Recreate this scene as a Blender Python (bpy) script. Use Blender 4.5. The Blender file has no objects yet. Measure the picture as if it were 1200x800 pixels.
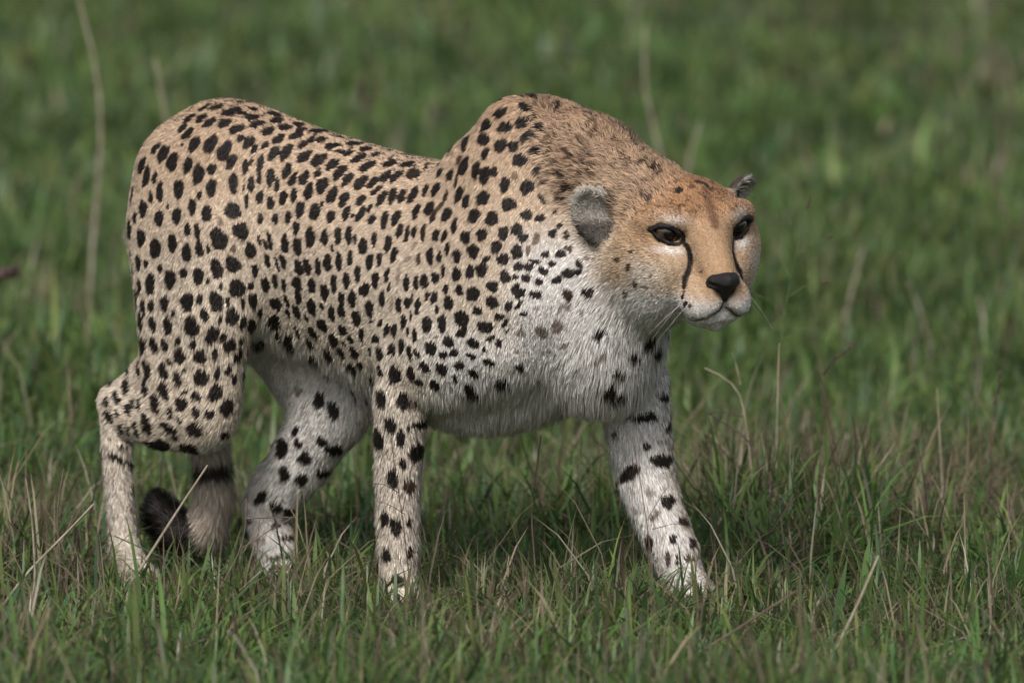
import bpy, math, random
import numpy as np
from mathutils import Vector, Matrix
from mathutils.bvhtree import BVHTree

rng = np.random.default_rng(11)
random.seed(11)
scene = bpy.context.scene
col = scene.collection

# ------------------------------------------------------------------ camera
PXM = 950.0                      # photo pixels per metre at the focus distance
DIST = 14.0
PITCH = math.radians(6.5)
ZC = 0.336
CAM = np.array([0.0, -DIST * math.cos(PITCH), ZC + DIST * math.sin(PITCH)])
cam_data = bpy.data.cameras.new("camera")
cam = bpy.data.objects.new("camera", cam_data)
col.objects.link(cam)
cam.location = CAM
cam.rotation_euler = (math.pi / 2 - PITCH, 0, 0)
cam_data.sensor_width = 36.0
cam_data.lens = 36.0 * DIST * PXM / 1200.0
cam_data.clip_start = 0.5
cam_data.clip_end = 3000.0
cam_data.dof.use_dof = True
cam_data.dof.focus_distance = DIST - 0.12
cam_data.dof.aperture_fstop = 5.6
scene.camera = cam

# ------------------------------------------------------------------ sky and sun
SUN_EL, SUN_AZ = math.radians(48), math.radians(198)   # azimuth measured from +Y towards +X
world = bpy.data.worlds.new("World")
scene.world = world
world.use_nodes = True
wn = world.node_tree
wn.nodes.clear()
sky = wn.nodes.new("ShaderNodeTexSky")
sky.sky_type = 'NISHITA'
sky.sun_disc = False
sky.sun_elevation = SUN_EL
sky.sun_rotation = SUN_AZ
sky.dust_density = 3.0
bg = wn.nodes.new("ShaderNodeBackground")
bg.inputs['Strength'].default_value = 0.10
wo = wn.nodes.new("ShaderNodeOutputWorld")
hs = wn.nodes.new('ShaderNodeHueSaturation')
hs.inputs['Saturation'].default_value = 0.45        # thin cloud whitens the sky's blue
wn.links.new(sky.outputs[0], hs.inputs['Color'])
wn.links.new(hs.outputs[0], bg.inputs['Color'])
wn.links.new(bg.outputs[0], wo.inputs['Surface'])
sd = bpy.data.lights.new("sun", 'SUN')
sd.energy = 2.0
sd.angle = math.radians(16)
sd.color = (1.0, 0.95, 0.88)
sun = bpy.data.objects.new("sun", sd)
col.objects.link(sun)
sdir = Vector((math.sin(SUN_AZ) * math.cos(SUN_EL), math.cos(SUN_AZ) * math.cos(SUN_EL), math.sin(SUN_EL)))
sun.rotation_euler = sdir.to_track_quat('Z', 'Y').to_euler()
sun.location = (0, 0, 6)

vs = scene.view_settings
vs.view_transform = 'Standard'
vs.look = 'None'
vs.gamma = 1.0
vs.use_curve_mapping = False
vs.exposure = 0.50
scene.render.engine = 'CYCLES'
scene.cycles.use_denoising = True
scene.cycles.max_bounces = 6
scene.cycles.diffuse_bounces = 3
scene.cycles.transparent_max_bounces = 8

# ------------------------------------------------------------------ photo pixel -> place
CP, SP = math.cos(PITCH), math.sin(PITCH)
YAW = math.radians(35)                         # the animal's heading, turned from picture-right towards the camera
HB = np.array([math.cos(YAW), -math.sin(YAW), 0.0])   # forward
LB = np.array([math.sin(YAW), math.cos(YAW), 0.0])    # its left
UB = np.array([0, 0, 1.0])
BM = np.stack([HB, LB, UB])                    # rows: body axes in world space


def ray(px, py):
    d = np.array([(px - 600.0) / PXM / DIST, 1.0, -(py - 400.0) / PXM / DIST])
    return np.array([d[0], d[1] * CP + d[2] * SP, -d[1] * SP + d[2] * CP])


def P(px, py, l):
    """pixel + lateral offset (in pixels, left of the animal positive) -> body coordinates (forward, left, up)"""
    d = ray(px, py)
    t = (l / PXM - CAM @ LB) / (d @ LB)
    return BM @ (CAM + t * d)


def to_px(w):
    """world points (N,3) -> photo pixels (N,2)"""
    v = w - CAM
    z = v[:, 1] * CP - v[:, 2] * SP
    y = v[:, 1] * SP + v[:, 2] * CP
    return np.stack([600 + v[:, 0] / z * DIST * PXM, 400 - y / z * DIST * PXM], 1)

# ------------------------------------------------------------------ the cheetah's body as one smooth surface
def nrm(v):
    v = np.asarray(v, float)
    return v / (np.linalg.norm(v, axis=-1, keepdims=True) + 1e-12)


# head frame: origin between the eyes (body coordinates), forward / right / up axes
H0 = P(825.5, 269.5, -42)
HYAW, HPIT, HROLL = math.radians(22), math.radians(8), math.radians(-3)
_F = np.array([math.sin(HYAW) * math.cos(HPIT), -math.cos(HYAW) * math.cos(HPIT), -math.sin(HPIT)])
_R = np.array([-math.cos(HYAW), -math.sin(HYAW), 0.0])
_U = np.cross(_R, _F)
if _U[2] < 0: _U = -_U
_R, _U = _R * math.cos(HROLL) + _U * math.sin(HROLL), _U * math.cos(HROLL) - _R * math.sin(HROLL)
HM = np.stack([BM @ _F, BM @ _R, BM @ _U])     # rows: head axes in body space


def HP(f, r, u):
    return H0 + (np.array([f, r, u]) / PXM) @ HM


PR = []   # primitives: dict(kind, ..., k, region, dir, len)


def cap(p0, r0, p1, r1, k=30, flat=1.0, region='leg', fdir=None, flen=9.0, sub=False):
    p0, p1 = np.asarray(p0, float), np.asarray(p1, float)
    PR.append(dict(t='cap', a=p0, b=p1, ra=r0 / PXM, rb=r1 / PXM, k=k / PXM, flat=flat, region=region,
                   dir=nrm(p1 - p0) if fdir is None else nrm(fdir), len=flen, sub=sub))


def ell(c, rad, axes=None, k=30, region='torso', fdir=(-1, 0, -0.3), flen=9.0, sub=False):
    PR.append(dict(t='ell', c=np.asarray(c, float), r=np.asarray(rad, float) / PXM,
                   ax=np.eye(3) if axes is None else np.asarray(axes), k=k / PXM, region=region,
                   dir=nrm(fdir), len=flen, sub=sub))


def chain(pts, k=25, flat=1.0, region='leg', fdir=None, flen=9.0):
    caps = []
    for a, b in zip(pts[:-1], pts[1:]):
        p0, p1 = P(*a[:3]), P(*b[:3])
        caps.append(dict(t='cap', a=p0, b=p1, ra=a[3] / PXM, rb=b[3] / PXM, flat=flat, region=region,
                         dir=nrm(p1 - p0) if fdir is None else nrm(fdir), len=flen, sub=False, k=.002))
    PR.append(dict(t='chain', caps=caps, k=k / PXM, region=region, sub=False))


# ---- torso: lofted sections (px, top y, bottom y, half width) in the mid plane
TORSO = np.array([
    (172, 196, 350, 40), (200, 138, 385, 70), (235, 108, 398, 84), (285, 110, 404, 82), (335, 130, 414, 72),
    (385, 150, 432, 78), (435, 165, 458, 90), (485, 179, 484, 98), (535, 188, 503, 112), (585, 186, 508, 113),
    (635, 186, 498, 108), (680, 200, 474, 98), (715, 232, 440, 82), (742, 275, 400, 55)], float)


def torso_sections():
    s, zt, zb, w = [], [], [], []
    for px, yt, yb, hw in TORSO:
        a, b = P(px, yt, 0), P(px, yb, 0)
        s.append((a[0] + b[0]) / 2); zt.append(a[2]); zb.append(b[2]); w.append(hw / PXM)
    return map(np.array, (s, zt, zb, w))


TS, TZT, TZB, TW = torso_sections()
PR.append(dict(t='torso', k=30 / PXM, region='torso', dir=nrm((-.75, 0, -.75)), len=7.5, sub=False))

# ---- neck and withers
cap(P(628, 168, 0), 46, P(690, 196, 0), 48, 30, 1.0, 'nape', (-.5, 0, .9), 25)
cap(P(690, 196, -6), 48, P(762, 246, -26), 52, 30, 1.0, 'nape', (-.6, 0, .75), 24)
cap(P(640, 280, -4), 105, P(730, 292, -14), 76, 40, .62, 'neck', (-.8, 0, -.5), 13)
cap(P(715, 330, -8), 70, P(765, 322, -24), 54, 40, .75, 'throat', (-.5, 0, -.85), 19)
ell(P(715, 400, 0), (60, 66, 75), None, 40, 'breast', (-.3, 0, -1), 18)

# ---- right fore leg (towards the camera)
chain([(600, 156, -32, 40), (592, 220, -54, 52), (592, 290, -72, 62), (594, 350, -82, 64), (580, 392, -86, 58), (530, 416, -86, 48), (482, 432, -84, 40)], 36, .64, 'shoulder', (-.3, 0, -1), 9)
chain([(556, 205, -40, 36), (545, 300, -70, 48), (520, 380, -80, 46)], 40, .6, 'shoulder', (-.45, 0, -1), 9)
chain([(478, 418, -82, 36), (470, 470, -82, 34), (466, 560, -80, 28), (466, 605, -80, 26.5), (466, 640, -80, 26), (467, 676, -80, 24)], 2, .85, 'leg')
# ---- left fore leg (far side, stepping out)
chain([(660, 165, 36, 38), (690, 300, 70, 58), (706, 380, 78, 58), (728, 430, 78, 50), (742, 456, 78, 45)], 36, .7, 'shoulder', (-.2, 0, -1), 13)
chain([(742, 450, 78, 44), (748, 505, 76, 40), (757, 560, 74, 36), (776, 615, 72, 32), (790, 648, 72, 30), (800, 676, 72, 27)], 2, .88, 'leg')
# ---- right hind leg
chain([(205, 205, -38, 50), (194, 270, -54, 47), (196, 350, -66, 43), (206, 440, -72, 45)], 34, .7, 'haunch', (-.3, 0, -1), 8)
chain([(262, 200, -44, 58), (252, 280, -70, 62), (246, 370, -80, 58), (240, 440, -78, 52), (232, 480, -78, 46)], 34, .62, 'haunch', (-.25, 0, -1), 8)
chain([(236, 478, -78, 47), (190, 488, -76, 40), (156, 488, -74, 29), (138, 478, -74, 20)], 22, .7, 'haunch')
cap(P(165, 440, -72), 17, P(133, 466, -74), 13, 26, .7, 'haunch')
chain([(134, 472, -74, 17), (137, 520, -74, 19), (140, 590, -74, 17), (146, 648, -74, 18)], 2, .9, 'leg')
# ---- left hind leg (far side, brought forward)
chain([(300, 240, 42, 64), (330, 370, 62, 70), (362, 430, 68, 58), (392, 474, 68, 46)], 34, .66, 'haunch', (-.2, 0, -1), 9)
chain([(388, 480, 68, 45), (352, 540, 66, 40), (318, 592, 66, 29)], 20, .8, 'haunch', None, 9)
cap(P(318, 560, 66), 20, P(299, 588, 66), 14, 18, .8, 'leg')
chain([(312, 600, 66, 27), (322, 640, 66, 27), (330, 672, 66, 25)], 2, .9, 'leg')
# ---- tail: hangs between the hind legs, tip curled
TAIL = [(190, 215, 0, 24), (172, 270, 4, 19), (186, 360, 10, 17), (222, 450, 18, 17), (246, 520, 24, 18), (252, 580, 24, 19),
        (240, 624, 16, 21), (212, 628, 6, 25), (190, 604, -2, 22), (186, 590, -4, 14)]
chain(TAIL, 2, 1.0, 'tail', None, 19)


# ---- paws
def paw(wrist, px, py, l, yaw, w=27):
    """wrist given as P() args; the paw points along yaw (radians from the body's heading)"""
    c = P(px, py, l)
    c = np.array([c[0], c[1], c[2]])
    f = np.array([math.cos(yaw), math.sin(yaw), 0.0]); s = np.array([-math.sin(yaw), math.cos(yaw), 0.0])
    q = 1 / PXM
    cap(P(*wrist), 22, c + f * 6 * q, w - 6, 12, 1.0, 'paw', f, 6)
    ell(c + f * 4 * q - np.array([0, 0, 4 * q]), (30, w, 17), np.stack([f, s, UB]), 10, 'paw', f, 6)
    for j, o in enumerate((-1.5, -.5, .5, 1.5)):
        fw = 34 if abs(o) < 1 else 25
        t0 = c + s * o * w * .46 * q + f * 6 * q + UB * 3 * q
        t1 = c + s * o * w * .5 * q + f * fw * q - UB * 10 * q
        cap(t0, 8.5, t1, 9.5, 6, 1.0, 'toe', f, 5)


FEET = {}
for nm, args in dict(rf=((467, 676, -80), 470, 697, -80, -.5), lf=((800, 676, 72), 808, 688, 72, -.3),
                     rh=((146, 648, -74), 160, 674, -74, -.2), lh=((330, 672, 66), 336, 686, 66, -.35)).items():
    paw(*args)
    FEET[nm] = P(*args[1:4]) - np.array([0, 0, 20 / PXM])

# ---- head
back = -HM[0]
ell(HP(-76, 0, -14), (80, 80, 60), HM, 20, 'head', back + .3 * HM[2], 8)
for sg in (1, -1):
    ell(HP(-66, sg * 46, -48), (56, 44, 46), HM, 24, 'cheek', back - .5 * HM[2] + sg * .3 * HM[1], 10)
    ell(HP(-66, sg * 32, -86), (56, 34, 30), HM, 26, 'jaw', back - .6 * HM[2], 17)
    cap(HP(-24, sg * 56, 10), 17, HP(0, sg * 26, 13), 19, 16, 1.0, 'head', back + .2 * HM[2] + sg * .3 * HM[1], 5)       # brow
    cap(HP(-42, sg * 50, -26), 26, HP(2, sg * 34, -38), 21, 30, 1.0, 'face', back + sg * .4 * HM[1], 5)     # cheek bone
cap(HP(-40, 0, 10), 40, HP(8, 0, -6), 26, 16, 1.0, 'face', back, 4.5)       # forehead to bridge
cap(HP(8, 0, -6), 26, HP(48, 0, -44), 21, 10, 1.0, 'face', back, 3.5)        # nose bridge
ell(HP(-22, 30, -62), (40, 30, 34), HM, 30, 'cheek', back - .4 * HM[2], 7)
ell(HP(-22, -30, -62), (40, 30, 34), HM, 30, 'cheek', back - .4 * HM[2], 7)
cap(HP(-6, 0, -62), 42, HP(34, 0, -70), 31, 14, 1.0, 'muzzle', back, 4.5)
for sg in (1, -1):
    ell(HP(37, sg * 19, -76), (28, 23, 25), HM, 14, 'muzzle', back - .3 * HM[2] + sg * .6 * HM[1], 4.5)       # whisker pads
cap(HP(-10, 0, -94), 24, HP(36, 0, -99), 13, 7, 1.0, 'chin', back - .5 * HM[2], 8)
# eye openings, then the lids round them
EYE = {}
LIDS = {}
EYER = 19.0
for sg in (1, -1):
    EYE[sg] = HP(-17.5, sg * 41.5, -1)
    ell(HP(4, sg * 44, -2), (16, 17, 8.5), HM, 5, 'face', back, 2, sub=True)
    ul = [(-10, 63, 4), (-2, 54, 9.5), (3, 44, 9), (6, 34, 2), (8, 25, -10)]
    ll = [(-10, 63, 4), (-4, 55, -5), (2, 45, -11), (6, 34, -13), (8, 25, -10)]
    LIDS[sg] = [np.array([HP(f, sg * r, u) for f, r, u in q]) for q in (ul, ll)]
MOUTH = {sg: np.array([HP(f, sg * r, u) for f, r, u in [(62, 1, -80), (60, 10, -88), (51, 25, -97), (37, 37, -102), (18, 45, -105)]]) for sg in (1, -1)}
for sg in (1, -1):
    for i in range(4):
        cap(MOUTH[sg][i], 3.4, MOUTH[sg][i + 1], 3.0, 6, 1.0, 'muzzle', back, 2, sub=True)
cap(HP(66, 0, -58), 2.5, HP(64, 0, -78), 2.5, 4, 1.0, 'muzzle', back, 2, sub=True)
# ears
EARS = {}


def ear(sg, base, tip, facing, w):
    ax_u = nrm(tip - base)
    fc = nrm(facing - ax_u * (facing @ ax_u))
    sd_ = np.cross(ax_u, fc)
    L = np.linalg.norm(tip - base) * PXM
    c = base + (tip - base) * .42
    A = np.stack([ax_u, sd_, fc])
    ell(c, (L * .62, w, 14), A, 10, 'ear', ax_u, 7)
    ell(c + fc * 13 / PXM + ax_u * 1 / PXM, (L * .50, w * .8, 15), A, 5, 'ear', ax_u, 7, sub=True)
    EARS[sg] = (c, A, L, w)


ear(1, HP(-82, 84, -22), HP(-102, 112, 34), HM[0] * .95 + HM[1] * .45 - HM[2] * .15, 29)
ear(-1, HP(-84, -66, 4), HP(-104, -102, 26), HM[0] * .1 - HM[1] * 1.0 + HM[2] * .1, 22)


def prim_dist(p, X):
    """signed distance of points X (N,3) in body space"""
    if p['t'] == 'cap':
        a, b, ra, rb, fl = p['a'], p['b'], p['ra'], p['rb'], p['flat']
        ab = b - a
        t = np.clip(((X - a) @ ab) / (ab @ ab), 0, 1)
        d = X - a - t[:, None] * ab
        if fl != 1.0:
            d = d.copy(); d[:, 1] /= fl
        r = ra + (rb - ra) * t
        return (np.sqrt((d * d).sum(1)) - r) * min(1.0, (1 + fl) / 2)
    if p['t'] == 'ell':
        q = (X - p['c']) @ p['ax'].T
        k0 = np.sqrt(((q / p['r']) ** 2).sum(1)); k1 = np.sqrt(((q / p['r'] ** 2) ** 2).sum(1)) + 1e-9
        return k0 * (k0 - 1) / k1
    if p['t'] == 'chain':
        d = None
        for c in p['caps']:
            e = prim_dist(c, X)
            if d is None: d = e
            else:
                k = .006
                h = np.maximum(k - np.abs(d - e), 0) / k
                d = np.minimum(d, e) - h * h * k * .10
        return d
    s = np.clip(X[:, 0], TS[0], TS[-1])
    zt, zb, w = np.interp(s, TSd, ZTd), np.interp(s, TSd, ZBd), np.interp(s, TSd, TWd)
    zc, h = (zt + zb) / 2, (zt - zb) / 2
    dz = (X[:, 2] - zc)
    # widest a little above the middle, keel narrower
    wl = w * np.clip(1.0 - .16 * np.clip(-dz / h, 0, 1.4) ** 2 - .14 * np.clip(dz / h, 0, 1.4) ** 2, .5, 1)
    ov = np.abs(X[:, 0] - s)
    k0 = np.sqrt((X[:, 1] / wl) ** 2 + (dz / h) ** 2)
    d = (k0 - 1) * np.minimum(wl, h) * (.6 + .4 * np.minimum(1, np.abs(X[:, 1]) / wl)) 
    return np.where(ov > 0, np.sqrt(np.maximum(d, 0) ** 2 + ov ** 2) + np.minimum(d, 0) * .0, d)


def smooth_curve(x, y, n=160):
    """Catmull-like smoothing of the section curves by repeated averaging"""
    xs = np.linspace(x[0], x[-1], n)
    ys = np.interp(xs, x, y)
    for _ in range(60):
        ys[1:-1] = .25 * ys[:-2] + .5 * ys[1:-1] + .25 * ys[2:]
    return xs, ys


TSd, ZTd = smooth_curve(TS, TZT); _, ZBd = smooth_curve(TS, TZB); _, TWd = smooth_curve(TS, TW)


def prim_box(p):
    if p['t'] == 'cap':
        r = max(p['ra'], p['rb'])
        return np.minimum(p['a'], p['b']) - r, np.maximum(p['a'], p['b']) + r
    if p['t'] == 'ell':
        e = np.sqrt(((p['ax'] * p['r'][:, None]) ** 2).sum(0))
        return p['c'] - e, p['c'] + e
    if p['t'] == 'chain':
        q = [prim_box(c) for c in p['caps']]
        return np.min([x[0] for x in q], 0), np.max([x[1] for x in q], 0)
    return np.array([TS[0], -TW.max(), TZB.min()]), np.array([TS[-1], TW.max(), TZT.max()])


def sdf_grid(prims, vox):
    lo = np.min([prim_box(p)[0] for p in prims if not p['sub']], 0) - .02
    hi = np.max([prim_box(p)[1] for p in prims if not p['sub']], 0) + .02
    dim = np.ceil((hi - lo) / vox).astype(int) + 1
    D = np.full(dim, 0.06, np.float32)
    GX = [lo[i] + vox * np.arange(dim[i]) for i in range(3)]
    for p in prims:
        b0, b1 = prim_box(p)
        m = p['k'] + .03
        i0 = np.maximum(((b0 - m - lo) / vox).astype(int), 0)
        i1 = np.minimum(((b1 + m - lo) / vox).astype(int) + 2, dim)
        sl = tuple(slice(a, b) for a, b in zip(i0, i1))
        X = np.stack(np.meshgrid(*[GX[i][sl[i]] for i in range(3)], indexing='ij'), -1).reshape(-1, 3)
        d = prim_dist(p, X).astype(np.float32).reshape(D[sl].shape)
        a = D[sl]
        k = p['k']
        if p['sub']:
            d = -d
            h = np.maximum(k - np.abs(a - d), 0) / k
            D[sl] = np.maximum(a, d) + h * h * k * .25
        else:
            h = np.maximum(k - np.abs(a - d), 0) / k
            D[sl] = np.minimum(a, d) - h * h * k * .25
    return D, lo


def surface_nets(D, lo, vox, iso=0.0):
    D = D - iso
    ins = D < 0
    nx, ny, nz = D.shape
    cnt = np.zeros((nx - 1, ny - 1, nz - 1), np.int8)
    for dx in (0, 1):
        for dy in (0, 1):
            for dz in (0, 1):
                cnt += ins[dx:nx - 1 + dx, dy:ny - 1 + dy, dz:nz - 1 + dz]
    act = (cnt > 0) & (cnt < 8)
    idx = np.argwhere(act)
    vid = np.full(act.shape, -1, np.int32)
    vid[act] = np.arange(len(idx))
    off = np.array([(a, b, c) for a in (0, 1) for b in (0, 1) for c in (0, 1)])
    val = np.stack([D[idx[:, 0] + o[0], idx[:, 1] + o[1], idx[:, 2] + o[2]] for o in off], 1)
    acc = np.zeros((len(idx), 3)); n = np.zeros(len(idx))
    for i in range(8):
        for j in range(i + 1, 8):
            if np.abs(off[i] - off[j]).sum() != 1: continue
            a, b = val[:, i], val[:, j]
            c = (a < 0) != (b < 0)
            t = np.where(c, a / np.where(c, a - b, 1), 0)
            pt = off[i] + t[:, None] * (off[j] - off[i])
            acc += np.where(c[:, None], pt, 0); n += c
    V = lo + (idx + acc / n[:, None]) * vox
    quads = []
    for ax in range(3):
        s0 = [slice(None)] * 3; s1 = [slice(None)] * 3
        s0[ax] = slice(0, -1); s1[ax] = slice(1, None)
        A, B = ins[tuple(s0)], ins[tuple(s1)]
        u, v = (ax + 1) % 3, (ax + 2) % 3
        for sgn in (0, 1):
            e = np.argwhere(A & ~B if sgn == 0 else ~A & B)
            ok = (e[:, u] > 0) & (e[:, v] > 0) & (e[:, u] < D.shape[u] - 1) & (e[:, v] < D.shape[v] - 1)
            e = e[ok]
            c = [e.copy() for _ in range(4)]
            c[0][:, u] -= 1; c[0][:, v] -= 1
            c[1][:, v] -= 1
            c[3][:, u] -= 1
            q = np.stack([vid[x[:, 0], x[:, 1], x[:, 2]] for x in c], 1)
            quads.append(q if sgn == 0 else q[:, ::-1])
    return V, np.concatenate(quads)


ISO = -0.002
VOX = 0.0031
D, lo = sdf_grid(PR, VOX)
BV, BQ = surface_nets(D, lo, VOX, ISO)
del D


def smooth_mesh(V, Q, n, lam=.5):
    e = np.concatenate([Q[:, [0, 1]], Q[:, [1, 2]], Q[:, [2, 3]], Q[:, [3, 0]]])
    e = np.concatenate([e, e[:, ::-1]])
    deg = np.bincount(e[:, 0], minlength=len(V))[:, None]
    for i in range(n):
        for l in (lam, -lam * 1.03):
            s = np.stack([np.bincount(e[:, 0], V[e[:, 1], c], len(V)) for c in range(3)], 1)
            V = V + l * (s / deg - V)
    return V


BV = smooth_mesh(BV, BQ, 4)
# keep the largest connected shell only (drop stray bits)
BW = BV @ BM                                   # world positions


def vert_normals(V, Q):
    fn = np.cross(V[Q[:, 2]] - V[Q[:, 0]], V[Q[:, 3]] - V[Q[:, 1]])
    N = np.zeros_like(V)
    for c in range(4):
        for a in range(3):
            N[:, a] += np.bincount(Q[:, c], fn[:, a], len(V))
    return nrm(N)


BN = vert_normals(BW, BQ)


def mesh_from(name, V, F, smooth=True):
    me = bpy.data.meshes.new(name)
    F = np.asarray(F)
    me.vertices.add(len(V)); me.vertices.foreach_set('co', np.ascontiguousarray(V, np.float32).ravel())
    n = F.shape[1]
    me.loops.add(F.size); me.loops.foreach_set('vertex_index', np.ascontiguousarray(F, np.int32).ravel())
    me.polygons.add(len(F)); me.polygons.foreach_set('loop_start', np.arange(0, F.size, n, dtype=np.int32))
    me.polygons.foreach_set('use_smooth', np.full(len(F), smooth))
    me.update(calc_edges=True)
    return me


def link(name, me, parent=None):
    o = bpy.data.objects.new(name, me)
    col.objects.link(o)
    if parent is not None: o.parent = parent
    return o


def set_attr(me, name, kind, data, domain='POINT'):
    at = me.attributes.new(name, kind, domain)
    key = {'FLOAT': 'value', 'FLOAT_VECTOR': 'vector', 'FLOAT_COLOR': 'color'}[kind]
    at.data.foreach_set(key, np.ascontiguousarray(data, np.float32).ravel())

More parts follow.
